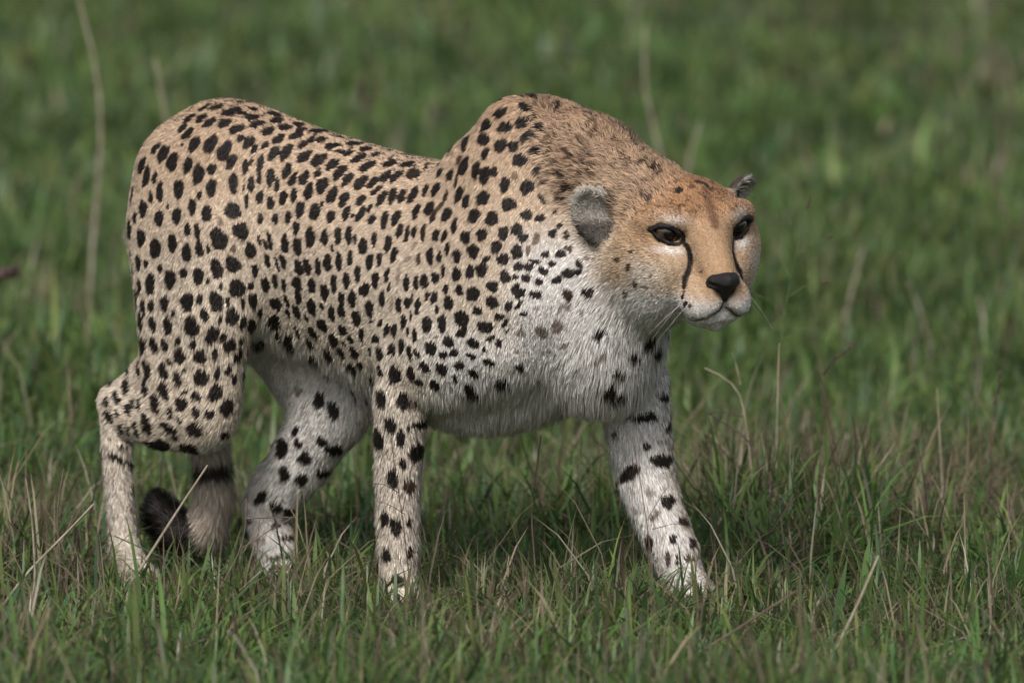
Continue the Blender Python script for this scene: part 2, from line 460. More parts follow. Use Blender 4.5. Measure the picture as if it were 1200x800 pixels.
# ------------------------------------------------------------------ coat: spots read off the animal, (x, y, half length, half width, angle[, strength])
SPOT_SETS = [
    ((140, 100), 5.0, """405 200 38 18 55;370 255 32 16 40;495 135 35 14 40;625 75 40 18 -10;568 130 32 20 25;478 197 34 20 45;655 155 50 24 30;
715 168 24 16 20;725 98 38 16 -5;780 140 20 16 -30;528 222 44 20 25;618 224 44 22 15;690 260 48 22 18;775 190 40 18 15;785 238 25 18 30;
402 286 44 20 38;710 312 24 20 30;440 345 48 26 55;535 345 56 32 58;615 385 60 34 60;760 335 42 26 45;790 375 30 18 60;655 448 44 28 68;
740 478 42 20 85;215 370 38 16 45;258 400 52 28 60;312 450 54 32 75;403 472 46 24 78;463 520 58 32 88;542 492 30 26 90;668 575 56 26 92;
772 582 44 20 92;132 468 46 20 65;160 535 58 20 80;210 540 38 14 80;82 510 30 10 70;75 645 56 24 85;240 625 58 20 92;348 612 56 28 92;
540 603 50 28 88;470 645 24 14 90;186 655 36 12 92;140 725 48 24 88;428 712 46 22 92;512 750 46 28 92;665 735 46 42 130;287 712 18 10 90;
338 765 44 28 95;235 780 45 26 92;92 775 30 14 90;745 680 40 12 90;730 600 18 8 90;370 350 10 8 0"""),
    ((140, 250), 5.0, """58 95 50 16 88;127 142 50 24 90;213 207 52 34 88;313 175 50 26 90;400 97 34 18 92;458 105 44 18 98;395 232 50 28 92;470 208 44 24 98;
522 210 24 12 100;582 150 62 44 115;712 105 48 44 120;592 50 28 14 95 .5;667 210 22 18 90 .6;768 218 42 32 90;665 300 48 38 115;570 325 56 32 105;
112 288 44 18 92;158 292 26 14 90;240 325 26 16 80;300 385 52 32 88;378 350 28 22 90;463 368 48 30 90;520 398 16 12 90;75 340 40 10 88;
68 245 34 12 95;183 412 60 28 90;118 425 44 12 95;100 475 36 10 100;690 438 50 44 100;770 422 26 16 80;595 430 20 10 90;795 335 36 18 95;
400 515 48 38 110;472 500 28 18 90;568 515 58 36 112;636 515 24 14 100;722 525 32 12 90;782 510 42 26 100;268 525 44 24 95;187 540 34 18 98;
143 552 44 14 100;92 530 50 10 92;322 580 18 12 90;502 592 38 24 110;660 600 46 34 90;597 610 22 14 80;722 630 38 16 80;775 650 34 26 60;
128 628 46 14 98;200 640 44 20 105;290 650 48 24 100;425 655 56 40 95;548 705 54 34 60;612 715 34 16 70;350 738 24 16 110;435 762 24 18 90;
715 735 28 12 70;208 758 46 24 108;272 762 38 20 108;140 770 40 24 110;92 710 50 10 90;650 765 42 30 60"""),
    ((100, 400), 4.0, """445 62 34 28 120;540 65 30 28 90;610 53 28 14 85;715 60 34 14 70;757 42 18 10 75;758 92 22 14 60;738 162 26 20 60;735 240 24 12 50;
670 130 22 12 70;620 143 28 14 65;697 168 26 12 85;665 305 40 26 75;612 232 40 28 65;545 163 36 34 90;467 127 14 12 0;400 92 18 10 120;
372 130 38 22 110;292 125 42 18 112;255 128 36 11 100;438 170 34 18 112;285 210 44 12 98;372 225 42 24 118;472 232 12 9 0;525 250 24 22 0;
333 282 46 20 100;455 285 34 28 110;407 328 28 12 98;525 328 22 18 90;588 333 24 22 90;448 362 16 13 140;295 385 46 20 105;400 400 40 20 160;
520 408 36 28 165;430 446 18 14 150;370 488 42 26 155;495 500 44 24 155;298 512 34 12 145;388 545 28 10 160;198 212 36 18 90;155 262 34 14 108;
106 277 24 14 120;123 352 38 16 130;160 338 16 10 120;230 290 20 12 100;258 297 28 11 90;210 322 24 16 120;172 410 22 12 85;209 418 22 10 90;
245 413 38 12 100;200 463 14 9 120;118 450 10 7 90;172 492 26 8 170;140 535 34 14 150;205 570 24 8 140;232 480 16 7 130;658 430 20 14 60"""),
    ((280, 100), 5.0, """20 100 38 12 0;80 140 16 14 0;150 135 40 16 10;210 170 38 16 0;75 192 38 18 15;15 165 20 16 20;112 232 42 20 22;222 210 40 18 10;
320 195 50 16 5;270 250 42 18 -5;350 230 34 14 0;15 252 24 20 20;172 272 40 24 28;232 318 40 22 35;335 298 42 20 18;430 232 34 16 10;
470 265 50 16 5;360 262 30 14 0;15 310 24 18 30;60 337 46 26 42;105 362 40 26 60;155 352 26 18 50;205 402 46 26 55;278 395 54 26 58;
420 325 24 22 70;375 352 32 20 25;478 322 28 20 -10;545 360 44 18 15;600 395 36 14 -15;640 402 34 14 20;580 300 32 20 -20;530 255 40 14 0;
385 420 48 26 38;468 442 50 30 35;548 468 44 24 35;592 515 50 26 50;700 432 46 20 32;640 300 34 12 -10;680 340 50 14 5;740 375 34 16 15;
770 355 30 14 -20;750 480 52 20 30;637 555 46 22 50;715 572 52 26 48;785 575 42 22 50;795 410 20 14 30;36 480 44 18 82;125 462 50 20 78;
75 445 20 8 80;282 502 46 24 70;187 540 50 24 82;318 552 42 20 62;383 545 44 24 62;462 517 28 18 60;120 545 36 14 88;70 582 42 18 92;
225 587 40 16 85;410 622 50 24 75;488 590 48 30 65;547 645 50 26 65;262 660 42 22 82;323 645 42 18 90;125 655 36 22 78;185 690 38 22 88;
615 672 46 24 62;718 675 36 20 48;360 728 44 26 85;445 742 46 30 92;487 700 22 10 70;30 600 16 8 90;45 680 36 10 95;790 632 20 14 40;
630 752 42 20 70;540 770 34 24 80;715 755 50 18 58;765 720 28 8 60;780 785 30 20 60;290 775 36 18 88;215 785 30 18 90;125 780 32 16 95;665 770 18 8 60"""),
    ((280, 250), 5.0, """120 155 30 10 108;155 182 34 12 115;182 160 50 14 100;272 180 52 22 95;337 85 38 18 90;345 195 50 24 98;420 142 54 28 92;504 142 46 20 90;
582 132 46 20 90;645 130 50 20 88;683 152 30 10 88;728 195 44 26 90;793 155 42 14 90;550 205 22 8 90;168 277 42 16 102;228 300 44 10 105;
260 282 44 16 105;105 335 44 26 95;352 318 46 24 110;402 315 46 20 105;465 315 48 18 95;520 290 46 24 92;587 282 54 18 92;653 265 42 16 90;
767 285 42 22 80;697 350 46 18 88;215 398 40 16 90;158 420 42 26 90;265 420 36 14 92;70 422 24 14 60;345 412 42 26 105;430 425 42 22 92;
503 462 46 24 92;558 410 48 18 90;632 392 42 20 88;792 395 42 12 90;715 452 26 12 88;745 445 38 22 80;665 502 46 22 88;602 500 38 18 95;
348 490 38 20 92;80 510 46 28 85;20 440 38 18 90;222 530 38 30 120;20 530 36 14 80;285 515 40 12 108;428 550 44 28 88;488 545 18 12 90;
545 587 40 20 88;602 568 38 20 92;767 560 46 22 90;340 577 40 20 105;125 578 22 18 90;290 582 28 10 110;690 615 38 28 80;22 630 34 16 80;
75 650 34 28 60;212 625 36 34 160;397 612 24 10 110;490 655 38 26 110;348 690 30 12 115;610 682 30 24 110;435 698 40 18 125;232 702 26 20 90;
722 715 38 14 92;115 735 38 26 60;555 742 32 28 140;297 742 36 28 90;657 738 22 16 120;15 735 24 12 60;420 750 34 14 125;200 770 26 14 80;
792 740 20 10 90;620 762 16 8 100"""),
    ((420, 150), 5.0, """110 160 34 16 5;185 212 40 20 20;285 215 44 16 22;180 130 50 12 -10;290 160 50 14 -12;390 175 40 14 -8;155 290 44 20 40;220 288 48 20 42;
320 272 40 30 30 .8;400 220 22 12 70 .7;470 215 24 10 -60 .7;440 195 40 8 0 .6;478 262 28 14 70;540 277 34 18 65;618 228 54 24 70;625 90 46 18 75;
735 68 36 32 60;745 152 34 18 75;690 250 50 22 80;740 275 48 30 75;795 260 30 20 80;592 190 30 12 80 .7;575 310 44 8 82 .8;112 365 46 14 40;
138 415 48 22 60;200 402 46 20 78;256 402 42 22 72;320 395 50 22 70;395 365 38 14 75;455 360 40 20 50;592 390 48 20 75;632 430 42 20 82;
732 413 40 36 90;515 400 34 12 78 .8;340 490 46 18 75;418 472 42 24 62;90 540 46 24 70;155 540 50 20 82;220 530 46 22 70;68 478 24 8 60;
520 508 38 26 80;440 520 40 14 70 .8;480 460 34 12 40 .7;565 575 44 16 82;678 515 38 34 90;782 532 40 34 90;243 600 42 18 75;285 625 44 14 82;
328 610 34 14 80;382 615 52 14 85 .8;457 628 32 20 80;507 630 36 14 70;630 640 34 30 60;725 625 34 30 90;102 655 52 18 90;28 695 48 22 85;
175 680 48 20 82;210 745 44 18 78;68 780 40 20 85;125 770 38 16 85;523 710 36 14 85;422 750 48 20 90;475 758 28 16 90;580 752 40 22 95;
675 722 36 34 60;795 700 30 14 90;750 768 26 16 30;355 765 36 12 80 .7;330 690 30 10 60 .4;290 770 24 14 30 .4"""),
    ((420, 300), 5.0, """10 100 44 10 90;102 142 46 20 85;170 110 40 14 78;235 120 50 12 85 .4;182 180 32 8 80;45 195 38 18 80;14 205 30 12 85;282 162 48 16 90;
340 160 42 14 88;388 148 40 22 95;453 128 32 24 90;500 88 40 10 85;578 108 38 26 90;657 95 36 24 92;723 82 38 32 60;785 178 34 30 150;
515 195 32 14 85;594 200 30 22 100;407 233 28 14 70;445 245 36 18 68;672 222 40 36 90;142 250 42 18 88;67 310 48 22 95;197 290 44 12 85 .4;
240 287 44 18 92;290 275 28 18 90;348 295 46 16 82;315 250 30 8 90 .8;530 275 40 26 92;463 312 26 12 92;785 270 36 30 160;700 320 26 24 0;
308 350 28 7 90;8 362 30 12 90;268 385 40 16 85;608 368 44 38 140;132 392 22 14 50;402 402 44 28 90;492 395 48 24 88;78 380 20 8 20;
172 432 30 18 60;213 435 34 18 80;745 415 44 32 170;24 462 38 13 95;110 485 26 20 160;332 465 38 14 95;292 440 22 8 90;610 445 34 24 30;
453 475 16 10 0 .5;530 502 34 28 160;675 510 36 24 165;775 478 26 14 30;130 565 34 24 80;202 542 34 20 85;256 525 40 16 90;302 565 44 14 100;
345 568 28 12 130;427 540 36 32 140;495 580 24 22 0;562 568 26 20 20;665 583 28 16 170;742 547 16 12 0;72 555 20 10 90;15 628 20 14 140;
132 668 28 18 130;220 690 48 36 95;312 690 42 22 92;392 650 38 22 150;490 662 36 30 145;592 640 30 22 20;765 620 34 18 160;675 680 30 18 160;
572 718 26 12 100;358 735 26 16 170;447 750 30 22 150;665 770 44 26 150;82 710 34 10 95;130 795 24 10 0"""),
    ((540, 100), 5.0, """150 135 30 12 25;232 165 40 24 20;375 130 40 22 -40;148 235 34 28 30;262 248 40 30 0;362 220 40 28 20;458 258 30 22 -35;45 225 26 10 50;
235 355 42 34 60;310 362 34 28 40;385 310 32 26 20;445 392 32 24 -25;350 438 44 34 10;540 150 36 16 80 .8;428 182 10 10 0;510 65 20 16 60;
610 85 26 18 90 .8;210 508 40 30 60;316 535 24 18 60 .5;258 582 44 26 80;388 598 42 34 60;460 495 28 20 0;515 340 30 14 -50 .5;550 455 18 16 0 .6;
520 520 24 12 -60 .5;580 520 24 14 -20 .7;495 567 30 10 0 .7;282 700 40 36 0;385 762 32 28 20;465 778 30 22 20;480 662 36 18 -60 .8;630 595 30 20 30 .8;
565 660 30 14 80 .7;610 665 18 14 0 .8;640 400 60 14 -50 .7;700 150 20 12 60 .7;650 180 40 12 80 .6;555 740 20 14 80 .7;760 400 40 12 -55 .5;
700 330 40 12 -50 .4;770 260 40 12 -70 .5;720 440 36 14 -50 .6;780 520 34 14 -50 .6"""),
    ((560, 250), 5.0, """150 118 38 28 90;228 95 32 32 0;265 142 28 26 0;110 197 34 28 70;230 225 38 32 90;148 270 34 30 0;240 312 26 24 0;300 315 26 22 0;
340 150 34 18 70 .6;335 285 32 12 -15;295 215 30 14 80 .6;160 372 36 30 120;220 372 18 14 0;284 378 26 22 0;440 118 24 22 45;520 130 26 14 100 .8;
482 75 20 16 30 .8;395 242 26 18 20 .8;487 237 30 22 0;535 208 24 18 -30 .7;435 295 22 16 0;385 338 30 22 160;598 298 28 16 130;528 352 34 26 0;
585 342 32 16 10;357 400 22 20 0;463 392 30 20 20;643 258 20 16 50 .4;83 428 28 26 0;220 445 32 22 70;250 470 34 22 50;338 475 34 20 0;
527 478 34 26 120 .8;645 465 34 24 145;680 440 22 12 120;85 522 32 28 0;182 542 30 20 70;240 535 30 10 50;270 588 22 12 0;342 555 20 10 10 .4;
480 560 36 12 60 .5;525 545 26 20 60 .5;128 602 28 20 0;162 640 30 12 50;252 700 26 24 0 .5;372 695 40 28 140 .6;465 665 32 34 0 .6;175 685 14 8 40;
80 722 30 10 40;122 762 24 20 70;42 792 18 14 0;518 770 30 14 50 .5;720 700 44 16 20 .9;610 580 26 12 110 .4"""),
    ((560, 380), 5.0, """62 222 34 20 160;245 250 26 18 160;135 325 40 18 175;350 315 30 14 10 .5;405 160 36 10 0 .4;225 160 14 20 90 .4;600 270 26 18 120 .4;
690 200 46 14 25 .6;740 165 20 18 60 .6;770 370 40 16 60"""),
    ((680, 280), 5.0, """410 585 30 22 40;440 655 26 24 40;525 575 30 20 80;485 740 28 24 45;540 680 24 10 80;380 610 18 14 40;315 680 34 16 0;225 770 36 24 150;
120 545 44 14 10 .9;100 690 50 16 35 .5;220 120 16 12 0 .7;285 165 18 14 50 .7;325 262 16 12 90 .7;385 280 16 12 0 .5;270 315 16 14 80 .7;300 75 14 10 0 .7;
375 180 8 7 0 .5;415 218 8 7 0 .5;235 215 10 8 0 .5"""),
    ((680, 400), 5.0, """425 205 30 16 25;490 325 28 24 0;210 290 54 18 10;280 415 34 28 90;385 440 60 26 5;205 535 18 14 30 .7;180 640 34 16 65;390 610 22 18 30 .8;
475 580 30 10 0 .5;480 690 54 36 0;285 765 64 34 40 .85;510 495 24 16 60;225 570 18 8 10 .4"""),
    ((700, 540), 4.0, """330 185 32 26 60;247 145 20 16 0 .5;180 220 16 12 0 .5;400 280 24 18 0 .8;352 360 22 16 80;440 380 22 18 90 .8;330 450 30 12 90 .7;
372 458 22 8 88 .8;430 455 24 14 0 .7;245 380 40 14 95 .8;270 250 30 14 60 .6;390 505 20 14 60 .5;435 565 30 16 90 .5"""),
    ((400, 420), 5.0, """238 230 48 26 95;365 240 44 36 90;422 265 34 22 60 .6;292 378 44 30 100;218 460 58 28 95;348 452 44 24 90;478 375 36 24 20;392 392 18 10 90 .8;
445 540 46 40 90;272 540 18 12 90 .6;362 605 34 18 95 .9;195 640 46 16 95;306 690 54 28 95;397 740 40 32 100 .75;205 780 30 16 100"""),
    ((400, 540), 4.0, """168 165 40 15 95;207 262 32 18 85;256 298 42 22 100;363 205 28 10 90;315 280 24 8 95;213 430 34 18 85;265 560 34 24 140;318 420 24 14 80"""),
    ((300, 400), 5.0, """330 70 28 18 130;425 65 32 22 140;500 60 26 20 150;580 60 32 20 110;560 138 30 20 120;482 212 40 14 115 .8;485 150 24 10 130;570 240 42 14 135;
410 180 44 14 110 .7;570 320 40 8 110 .7;635 330 40 8 100 .7;375 340 44 30 80;455 395 52 30 115;250 280 30 22 90 .5;290 375 18 14 0 .4;240 515 36 16 60;
255 590 30 26 90;395 577 32 28 0;465 628 42 32 150;575 632 42 28 25;160 615 56 32 85;293 675 40 34 15;175 768 40 32 80;285 785 26 20 0;405 760 44 22 0"""),
    ((260, 400), 2.353, """112 427 22 12 40 .9;152 452 16 14 0;188 465 18 10 0;222 378 16 14 30;240 425 10 8 0;80 490 10 6 0;150 505 12 8 0;180 540 18 8 0;
105 542 12 7 0 .5;160 592 34 7 5;150 625 18 10 0;205 650 20 14 60;155 676 12 8 60 .5;195 700 14 8 0"""),
    ((740, 190), 3.81, """212 125 16 13 0;120 60 16 8 20 .6;60 90 12 8 0 .5;170 40 14 7 20 .8;250 60 16 8 20 .8;300 90 18 8 0 .7;270 110 14 9 0 .6;330 100 16 7 -40 .8;
360 120 12 7 0 .6;410 125 12 9 0 .6;90 40 20 7 20 .8;30 20 20 7 20 .8;215 205 18 6 90 .5;312 490 8 6 0 .6;230 600 12 7 60 .9;240 635 14 8 60;262 640 10 7 60 .7;
235 580 6 5 0 .7;465 190 10 6 90 .4;375 85 14 6 -30 .7;200 90 10 7 0 .6"""),
]
bvh = BVHTree.FromPolygons([tuple(v) for v in BW], [tuple(q) for q in BQ.tolist()])
VIEW = np.array([0.0, CP, -SP])


def hit(px, py):
    d = ray(px, py)
    loc, no, fi, dist = bvh.ray_cast(Vector(CAM), Vector(d).normalized())
    return (None, None) if loc is None else (np.array(loc), np.array(no))


SC, SA, SB, SN, SS = [], [], [], [], []     # centre, long axis / a, short axis / b, normal, strength
for (ox, oy), sc_, txt in SPOT_SETS:
    for row in txt.replace("\n", "").split(";"):
        v = [float(x) for x in row.split()]
        px, py = ox + v[0] / sc_, oy + v[1] / sc_
        c, n = hit(px, py)
        if c is None:
            for k in range(1, 9):               # just off the silhouette: step towards the body's middle
                c, n = hit(px + (430 - px) * .004 * k, py + (300 - py) * .008 * k)
                if c is not None: break
        if c is None: continue
        if n @ VIEW > 0: n = -n
        if SC:                                     # the same spot read twice from neighbouring cut-outs
            e_ = c - np.array(SC)
            if ((e_ * np.array(SA)).sum(1) ** 2 + (e_ * np.array(SB)).sum(1) ** 2 < .55).any(): continue
        cs = max(-(n @ VIEW), .38)
        ang = math.radians(v[4])
        out = []
        for du, dv, L in ((math.cos(ang), -math.sin(ang), v[2]), (math.sin(ang), math.cos(ang), v[3])):
            w = np.array([du, SP * -dv, CP * -dv]) * (L / sc_ / PXM)      # picture-plane vector in the world
            t = -(w @ n) / (VIEW @ n) if abs(VIEW @ n) > .3 else 0.0
            w = w + VIEW * t
            m = np.linalg.norm(w)
            w = w - n * (w @ n)
            w = nrm(w) * min(m, L / sc_ / PXM / cs)
            out.append(w)
        a, b = out
        b = b - nrm(a) * (b @ nrm(a))
        SC.append(c); SN.append(n); SA.append(a / (a @ a)); SB.append(b / (b @ b)); SS.append(v[5] if len(v) > 5 else 1.0)

# region weights of any points (body coordinates) from the primitives they were built from
ELEM = []
for p in PR:
    if p['sub']: continue
    if p['t'] == 'chain': ELEM += p['caps']
    else: ELEM.append(p)
REG = sorted({p['region'] for p in ELEM})


def regions(X):
    W = {r: np.zeros(len(X)) for r in REG}
    dr = np.zeros((len(X), 3)); ln = np.zeros(len(X)); tot = np.zeros(len(X))
    for p in ELEM:
        d = prim_dist(p, X)
        w = np.exp(-np.clip(d + .004, -.02, .2) / .010)
        W[p['region']] += w
        dr += w[:, None] * p['dir']; ln += w * p['len']; tot += w
    for r in REG: W[r] /= tot
    return W, nrm(dr), ln / tot


def sstep(x, a, b):
    t = np.clip((x - a) / (b - a), 0, 1)
    return t * t * (3 - 2 * t)


# ---- the far side and everything else the photograph does not show: scattered spots of the same kind
cand = rng.permutation(len(BV))
Wc, _, _ = regions(BV[cand[:16000]])
SCa = list(SC)
kept = 0
for j, i in enumerate(cand[:16000]):
    if Wc['head'][j] + Wc['face'][j] + Wc['muzzle'][j] + Wc['ear'][j] + Wc['tail'][j] + Wc['chin'][j] > .3: continue
    q, n = BW[i], BN[i]
    if n @ VIEW < -.05:
        h_, _ = hit(*to_px(q[None])[0])
        if h_ is not None and np.linalg.norm(h_ - q) < .03: continue
    if n[2] < -.55: continue
    arr = np.array(SCa)
    if ((arr - q) ** 2).sum(1).min() < (.0215 + .006 * rng.random()) ** 2: continue
    SCa.append(q); kept += 1
    leg_ = Wc['leg'][j] + Wc['paw'][j] > .5
    t = nrm(np.cross(n, HB)); a_len = rng.uniform(.0065, .0105); b_len = a_len * rng.uniform(.55, .9)
    t = nrm(t - n * (t @ n)); u = np.cross(n, t)
    SC.append(q); SN.append(n); SA.append(t / a_len); SB.append(u / b_len); SS.append(1.0)
SC, SA, SB, SN, SS = map(np.array, (SC, SA, SB, SN, SS))
wob = rng.uniform(0, 6.28, (len(SC), 2))

# tear lines and other drawn marks of the face, as polylines on the skin
def skin_line(pts):
    out = []
    for px, py in pts:
        c, n = hit(px, py)
        if c is not None: out.append(BM @ c)
    return np.array(out)


def mirror_head(pts):
    q = (pts - H0) @ HM.T
    q[:, 1] *= -1
    return H0 + q @ HM


TEAR = skin_line([(801, 281), (806, 289), (809, 299), (809, 308), (807, 317), (803, 326), (802, 336)])
BROWL = skin_line([(826, 222), (831, 238), (835, 252), (838, 264)])


def poly_dist(X, L):
    d = np.full(len(X), 9.0)
    for a, b in zip(L[:-1], L[1:]):
        ab = b - a
        t = np.clip(((X - a) @ ab) / (ab @ ab + 1e-12), 0, 1)
        e = X - a - t[:, None] * ab
        d = np.minimum(d, np.sqrt((e * e).sum(1)))
    return d


TANB = np.array([.42, .275, .17]); TAN = np.array([.53, .39, .275]); CREAM = np.array([.62, .52, .415]); WHITE = np.array([.74, .70, .66])
BLACK = np.array([.016, .012, .010]); BROWN = np.array([.14, .075, .045]); GREY = np.array([.40, .365, .32])


def mixc(c, d, w):
    return c * (1 - w[:, None]) + d * w[:, None]


def coat(X, N, pre=None):
    """X body coordinates, N world normals -> colour (N,3), also region weights, fur direction, fur length (px)"""
    W, dr, ln = regions(X) if pre is None else pre
    Nb = N @ BM.T
    s, l, z = X.T
    side = np.sign(l)
    c = mixc(np.tile(CREAM, (len(X), 1)), TAN, sstep(z, .36, .56))
    c = mixc(c, TANB, sstep(z, .52, .70) * .95)
    inner = sstep(-Nb[:, 1] * side, .0, .6)
    legw = W['leg'] + W['paw'] + W['toe']
    c = mixc(c, WHITE, np.clip(legw * inner * 1.0 + legw * .25, 0, 1))
    c = mixc(c, WHITE, np.clip(W['haunch'] * inner, 0, 1) * sstep(.36 - z, -.04, .10))
    c = mixc(c, np.array([.34, .215, .135]), np.clip(W['nape'] * 1.1, 0, 1) * .7)
    # belly, chest, throat
    tor = W['torso'] + W['shoulder'] + W['haunch'] * .6
    c = mixc(c, WHITE, np.clip(tor * sstep(-Nb[:, 2], .42, .8), 0, 1))
    front = sstep(s, .055, .12) * sstep(.50 - z, -.02, .06)
    c = mixc(c, WHITE, np.clip(front * (W['torso'] + W['shoulder'] + W['neck'] + W['throat'] + W['breast'] + W['nape'] * .5), 0, 1))
    c = mixc(c, WHITE, np.clip((W['breast'] + W['throat']) * 1.0, 0, 1))
    lowsh = sstep(.375 - z, -.02, .05) * sstep(s, -.10, .0)
    c = mixc(c, WHITE, np.clip(lowsh * (W['torso'] + W['shoulder']), 0, 1) * .9)
    # head
    h = (X - H0) @ HM.T * PXM
    f, r, u = h[:, 0], np.abs(h[:, 1]), h[:, 2]
    hw = W['head'] + W['face'] + W['muzzle'] + W['chin'] + W['cheek'] + W['jaw'] + W['lid'] if 'lid' in W else W['head'] + W['face'] + W['muzzle'] + W['chin'] + W['cheek'] + W['jaw']
    hc = np.tile(np.array([.42, .27, .16]), (len(X), 1))
    hc = mixc(hc, np.array([.29, .15, .072]), sstep(u, 6, 34) * .85)
    hc = mixc(hc, np.array([.52, .385, .265]), sstep(-u, -5, 40) * sstep(r, 14, 40) * .7)
    hc = mixc(hc, np.array([.40, .235, .125]), np.exp(-(((r - 58) / 16) ** 2 + ((u + 16) / 14) ** 2 + ((f + 22) / 40) ** 2)) * .8)
    hc = mixc(hc, WHITE * .95, sstep(-u, 56, 84) * sstep(f + .25 * r, -60, -10))
    hc = mixc(hc, WHITE * .92, sstep(-u, 62, 92))
    pale = .75 * np.exp(-(((r - 46) / 16) ** 2 + ((u + 18) / 4.5) ** 2)) + .5 * np.exp(-(((r - 40) / 13) ** 2 + ((u - 17) / 6) ** 2)) + .85 * np.exp(-(((r - 62) / 20) ** 2 + ((u + 50) / 17) ** 2 + ((f + 30) / 36) ** 2))
    hc = mixc(hc, WHITE, np.clip(pale, 0, 1) * sstep(f, -50, -25))
    c = mixc(c, hc, np.clip(hw * 1.25 - .1, 0, 1))
    # ears: dark back, pale grey inside, pale rim
    for sg, (ec, A, L, w) in EARS.items():
        q = (X - ec) @ A.T * PXM
        inside = sstep(Nb @ A[2], -.15, .35)
        ra = np.sqrt((q[:, 0] / (L * .62)) ** 2 + (q[:, 1] / w) ** 2)
        ew = sstep(W['ear'], .35, .6)
        ecx = mixc(np.tile(np.array([.055, .045, .04]), (len(X), 1)), np.tile(GREY, (len(X), 1)), inside)
        ecx = mixc(ecx, np.array([.05, .042, .036]), inside * sstep(-q[:, 0] / L - .25 * q[:, 1] / w, -.04, .2) * .95)
        ecx = mixc(ecx, np.array([.40, .35, .29]), sstep(ra, .88, 1.0))
        near = ((X - ec) ** 2).sum(1) < .08 ** 2
        c = mixc(c, ecx, ew * near)
    # spots
    k = np.zeros(len(X))
    Xw = X @ BM
    kd = np.zeros(len(X))
    order = np.argsort(X[:, 0], kind='stable')
    xs = X[order, 0]
    SCb = SC @ BM.T
    for i in range(len(SC)):
        R = 1.7 / min(np.linalg.norm(SA[i]), np.linalg.norm(SB[i]))
        a0, a1 = np.searchsorted(xs, SCb[i, 0] - R), np.searchsorted(xs, SCb[i, 0] + R)
        if a1 <= a0: continue
        ix = order[a0:a1]
        d = Xw[ix] - SC[i]
        pa, pb, pn = d @ SA[i], d @ SB[i], d @ SN[i]
        th = np.arctan2(pb, pa)
        rr = np.sqrt(pa * pa + pb * pb) * (1 + .07 * np.sin(3 * th + wob[i, 0]) + .05 * np.sin(5 * th + wob[i, 1]))
        m = (1 - sstep(rr, .98, 1.26)) * (np.abs(pn) < R * .9 + .006) * ((N[ix] @ SN[i]) > -.1) * SS[i]
        k[ix] = np.maximum(k[ix], m)
    soft = np.clip(k, 0, 1)
    c = mixc(c, BROWN, sstep(soft, .12, .5)) if False else mixc(c, BROWN * .6 + BLACK * .4, np.clip(soft * 1.35, 0, 1) * sstep(soft, .05, .4))
    c = mixc(c, BLACK, sstep(soft, .55, .92))
    # tail rings and tip
    tw = sstep(W['tail'], .4, .7)
    tpx = np.array([BM.T @ P(*t[:3]) for t in TAIL])
    tl = np.array([P(*t[:3]) for t in TAIL])
    par = np.zeros(len(X)); best = np.full(len(X), 9.0)
    for i, (a, b) in enumerate(zip(tl[:-1], tl[1:])):
        ab = b - a
        t = np.clip(((X - a) @ ab) / (ab @ ab), 0, 1)
        e = X - a - t[:, None] * ab
        d = (e * e).sum(1)
        m = d < best
        best[m] = d[m]; par[m] = i + t[m]
    ring = np.clip(sstep(np.sin(par * 7.2 + .4), .35, .6) * (par > 3.3) + sstep(par, 6.1, 6.4), 0, 1)
    ring = np.clip(np.where(par > 6.0, sstep(par, 6.0, 6.3), np.exp(-((par - 4.55) / .20) ** 4) + .9 * np.exp(-((par - 3.4) / .2) ** 4)), 0, 1)
    c = mixc(c, np.array([.40, .34, .28]), tw * (1 - ring) * .6)
    c = mixc(c, BLACK, tw * ring)
    # face marks
    for T in (TEAR, mirror_head(TEAR)):
        d = poly_dist(X, T) * PXM
        c = mixc(c, BLACK, 1 - sstep(d, 2.6, 4.8))
    d = poly_dist(X, BROWL) * PXM
    c = mixc(c, BROWN, (1 - sstep(d, 2.0, 9.0)) * .85)
    for sg in (1, -1):
        d = poly_dist(X, MOUTH[sg]) * PXM
        c = mixc(c, BLACK * 2, 1 - sstep(d, 2.6, 4.6))
        for q in LIDS[sg]:
            d = poly_dist(X, q) * PXM
            c = mixc(c, BLACK, 1 - sstep(d, 2.5, 5.0))
        d = np.sqrt(((X - EYE[sg]) ** 2).sum(1)) * PXM
        c = mixc(c, BLACK, 1 - sstep(d, 19, 22))
    nd = np.sqrt(((X - HP(60, 0, -52)) ** 2).sum(1)) * PXM
    c = mixc(c, BLACK, 1 - sstep(nd, 12, 18))
    return c, W, dr, ln, k


BREG = regions(BV)
BC, BWt, _, _, _ = coat(BV, BN, BREG)

# ------------------------------------------------------------------ materials
def new_mat(name):
    m = bpy.data.materials.new(name)
    m.use_nodes = True
    return m, m.node_tree, m.node_tree.nodes['Principled BSDF']


def attr_node(nt, name):
    a = nt.nodes.new('ShaderNodeAttribute')
    a.attribute_name = name
    return a


skin_mat, nt, bs = new_mat("coat_skin")
a = attr_node(nt, 'coat')
nz = nt.nodes.new('ShaderNodeTexNoise'); nz.inputs['Scale'].default_value = 420.0
mx = nt.nodes.new('ShaderNodeMix'); mx.data_type = 'RGBA'; mx.blend_type = 'MULTIPLY'
mx.inputs['Factor'].default_value = .35
nt.links.new(a.outputs['Color'], mx.inputs['A']); nt.links.new(nz.outputs['Color'], mx.inputs['B'])
nt.links.new(mx.outputs['Result'], bs.inputs['Base Color'])
bs.inputs['Roughness'].default_value = .85
bs.inputs['Specular IOR Level'].default_value = .15

fur_mat, nt, bs = new_mat("coat_fur")
a = attr_node(nt, 'coat'); n = attr_node(nt, 'shade_normal')
nt.links.new(a.outputs['Color'], bs.inputs['Base Color'])
nt.links.new(n.outputs['Vector'], bs.inputs['Normal'])
bs.inputs['Roughness'].default_value = .55
bs.inputs['Specular IOR Level'].default_value = .22

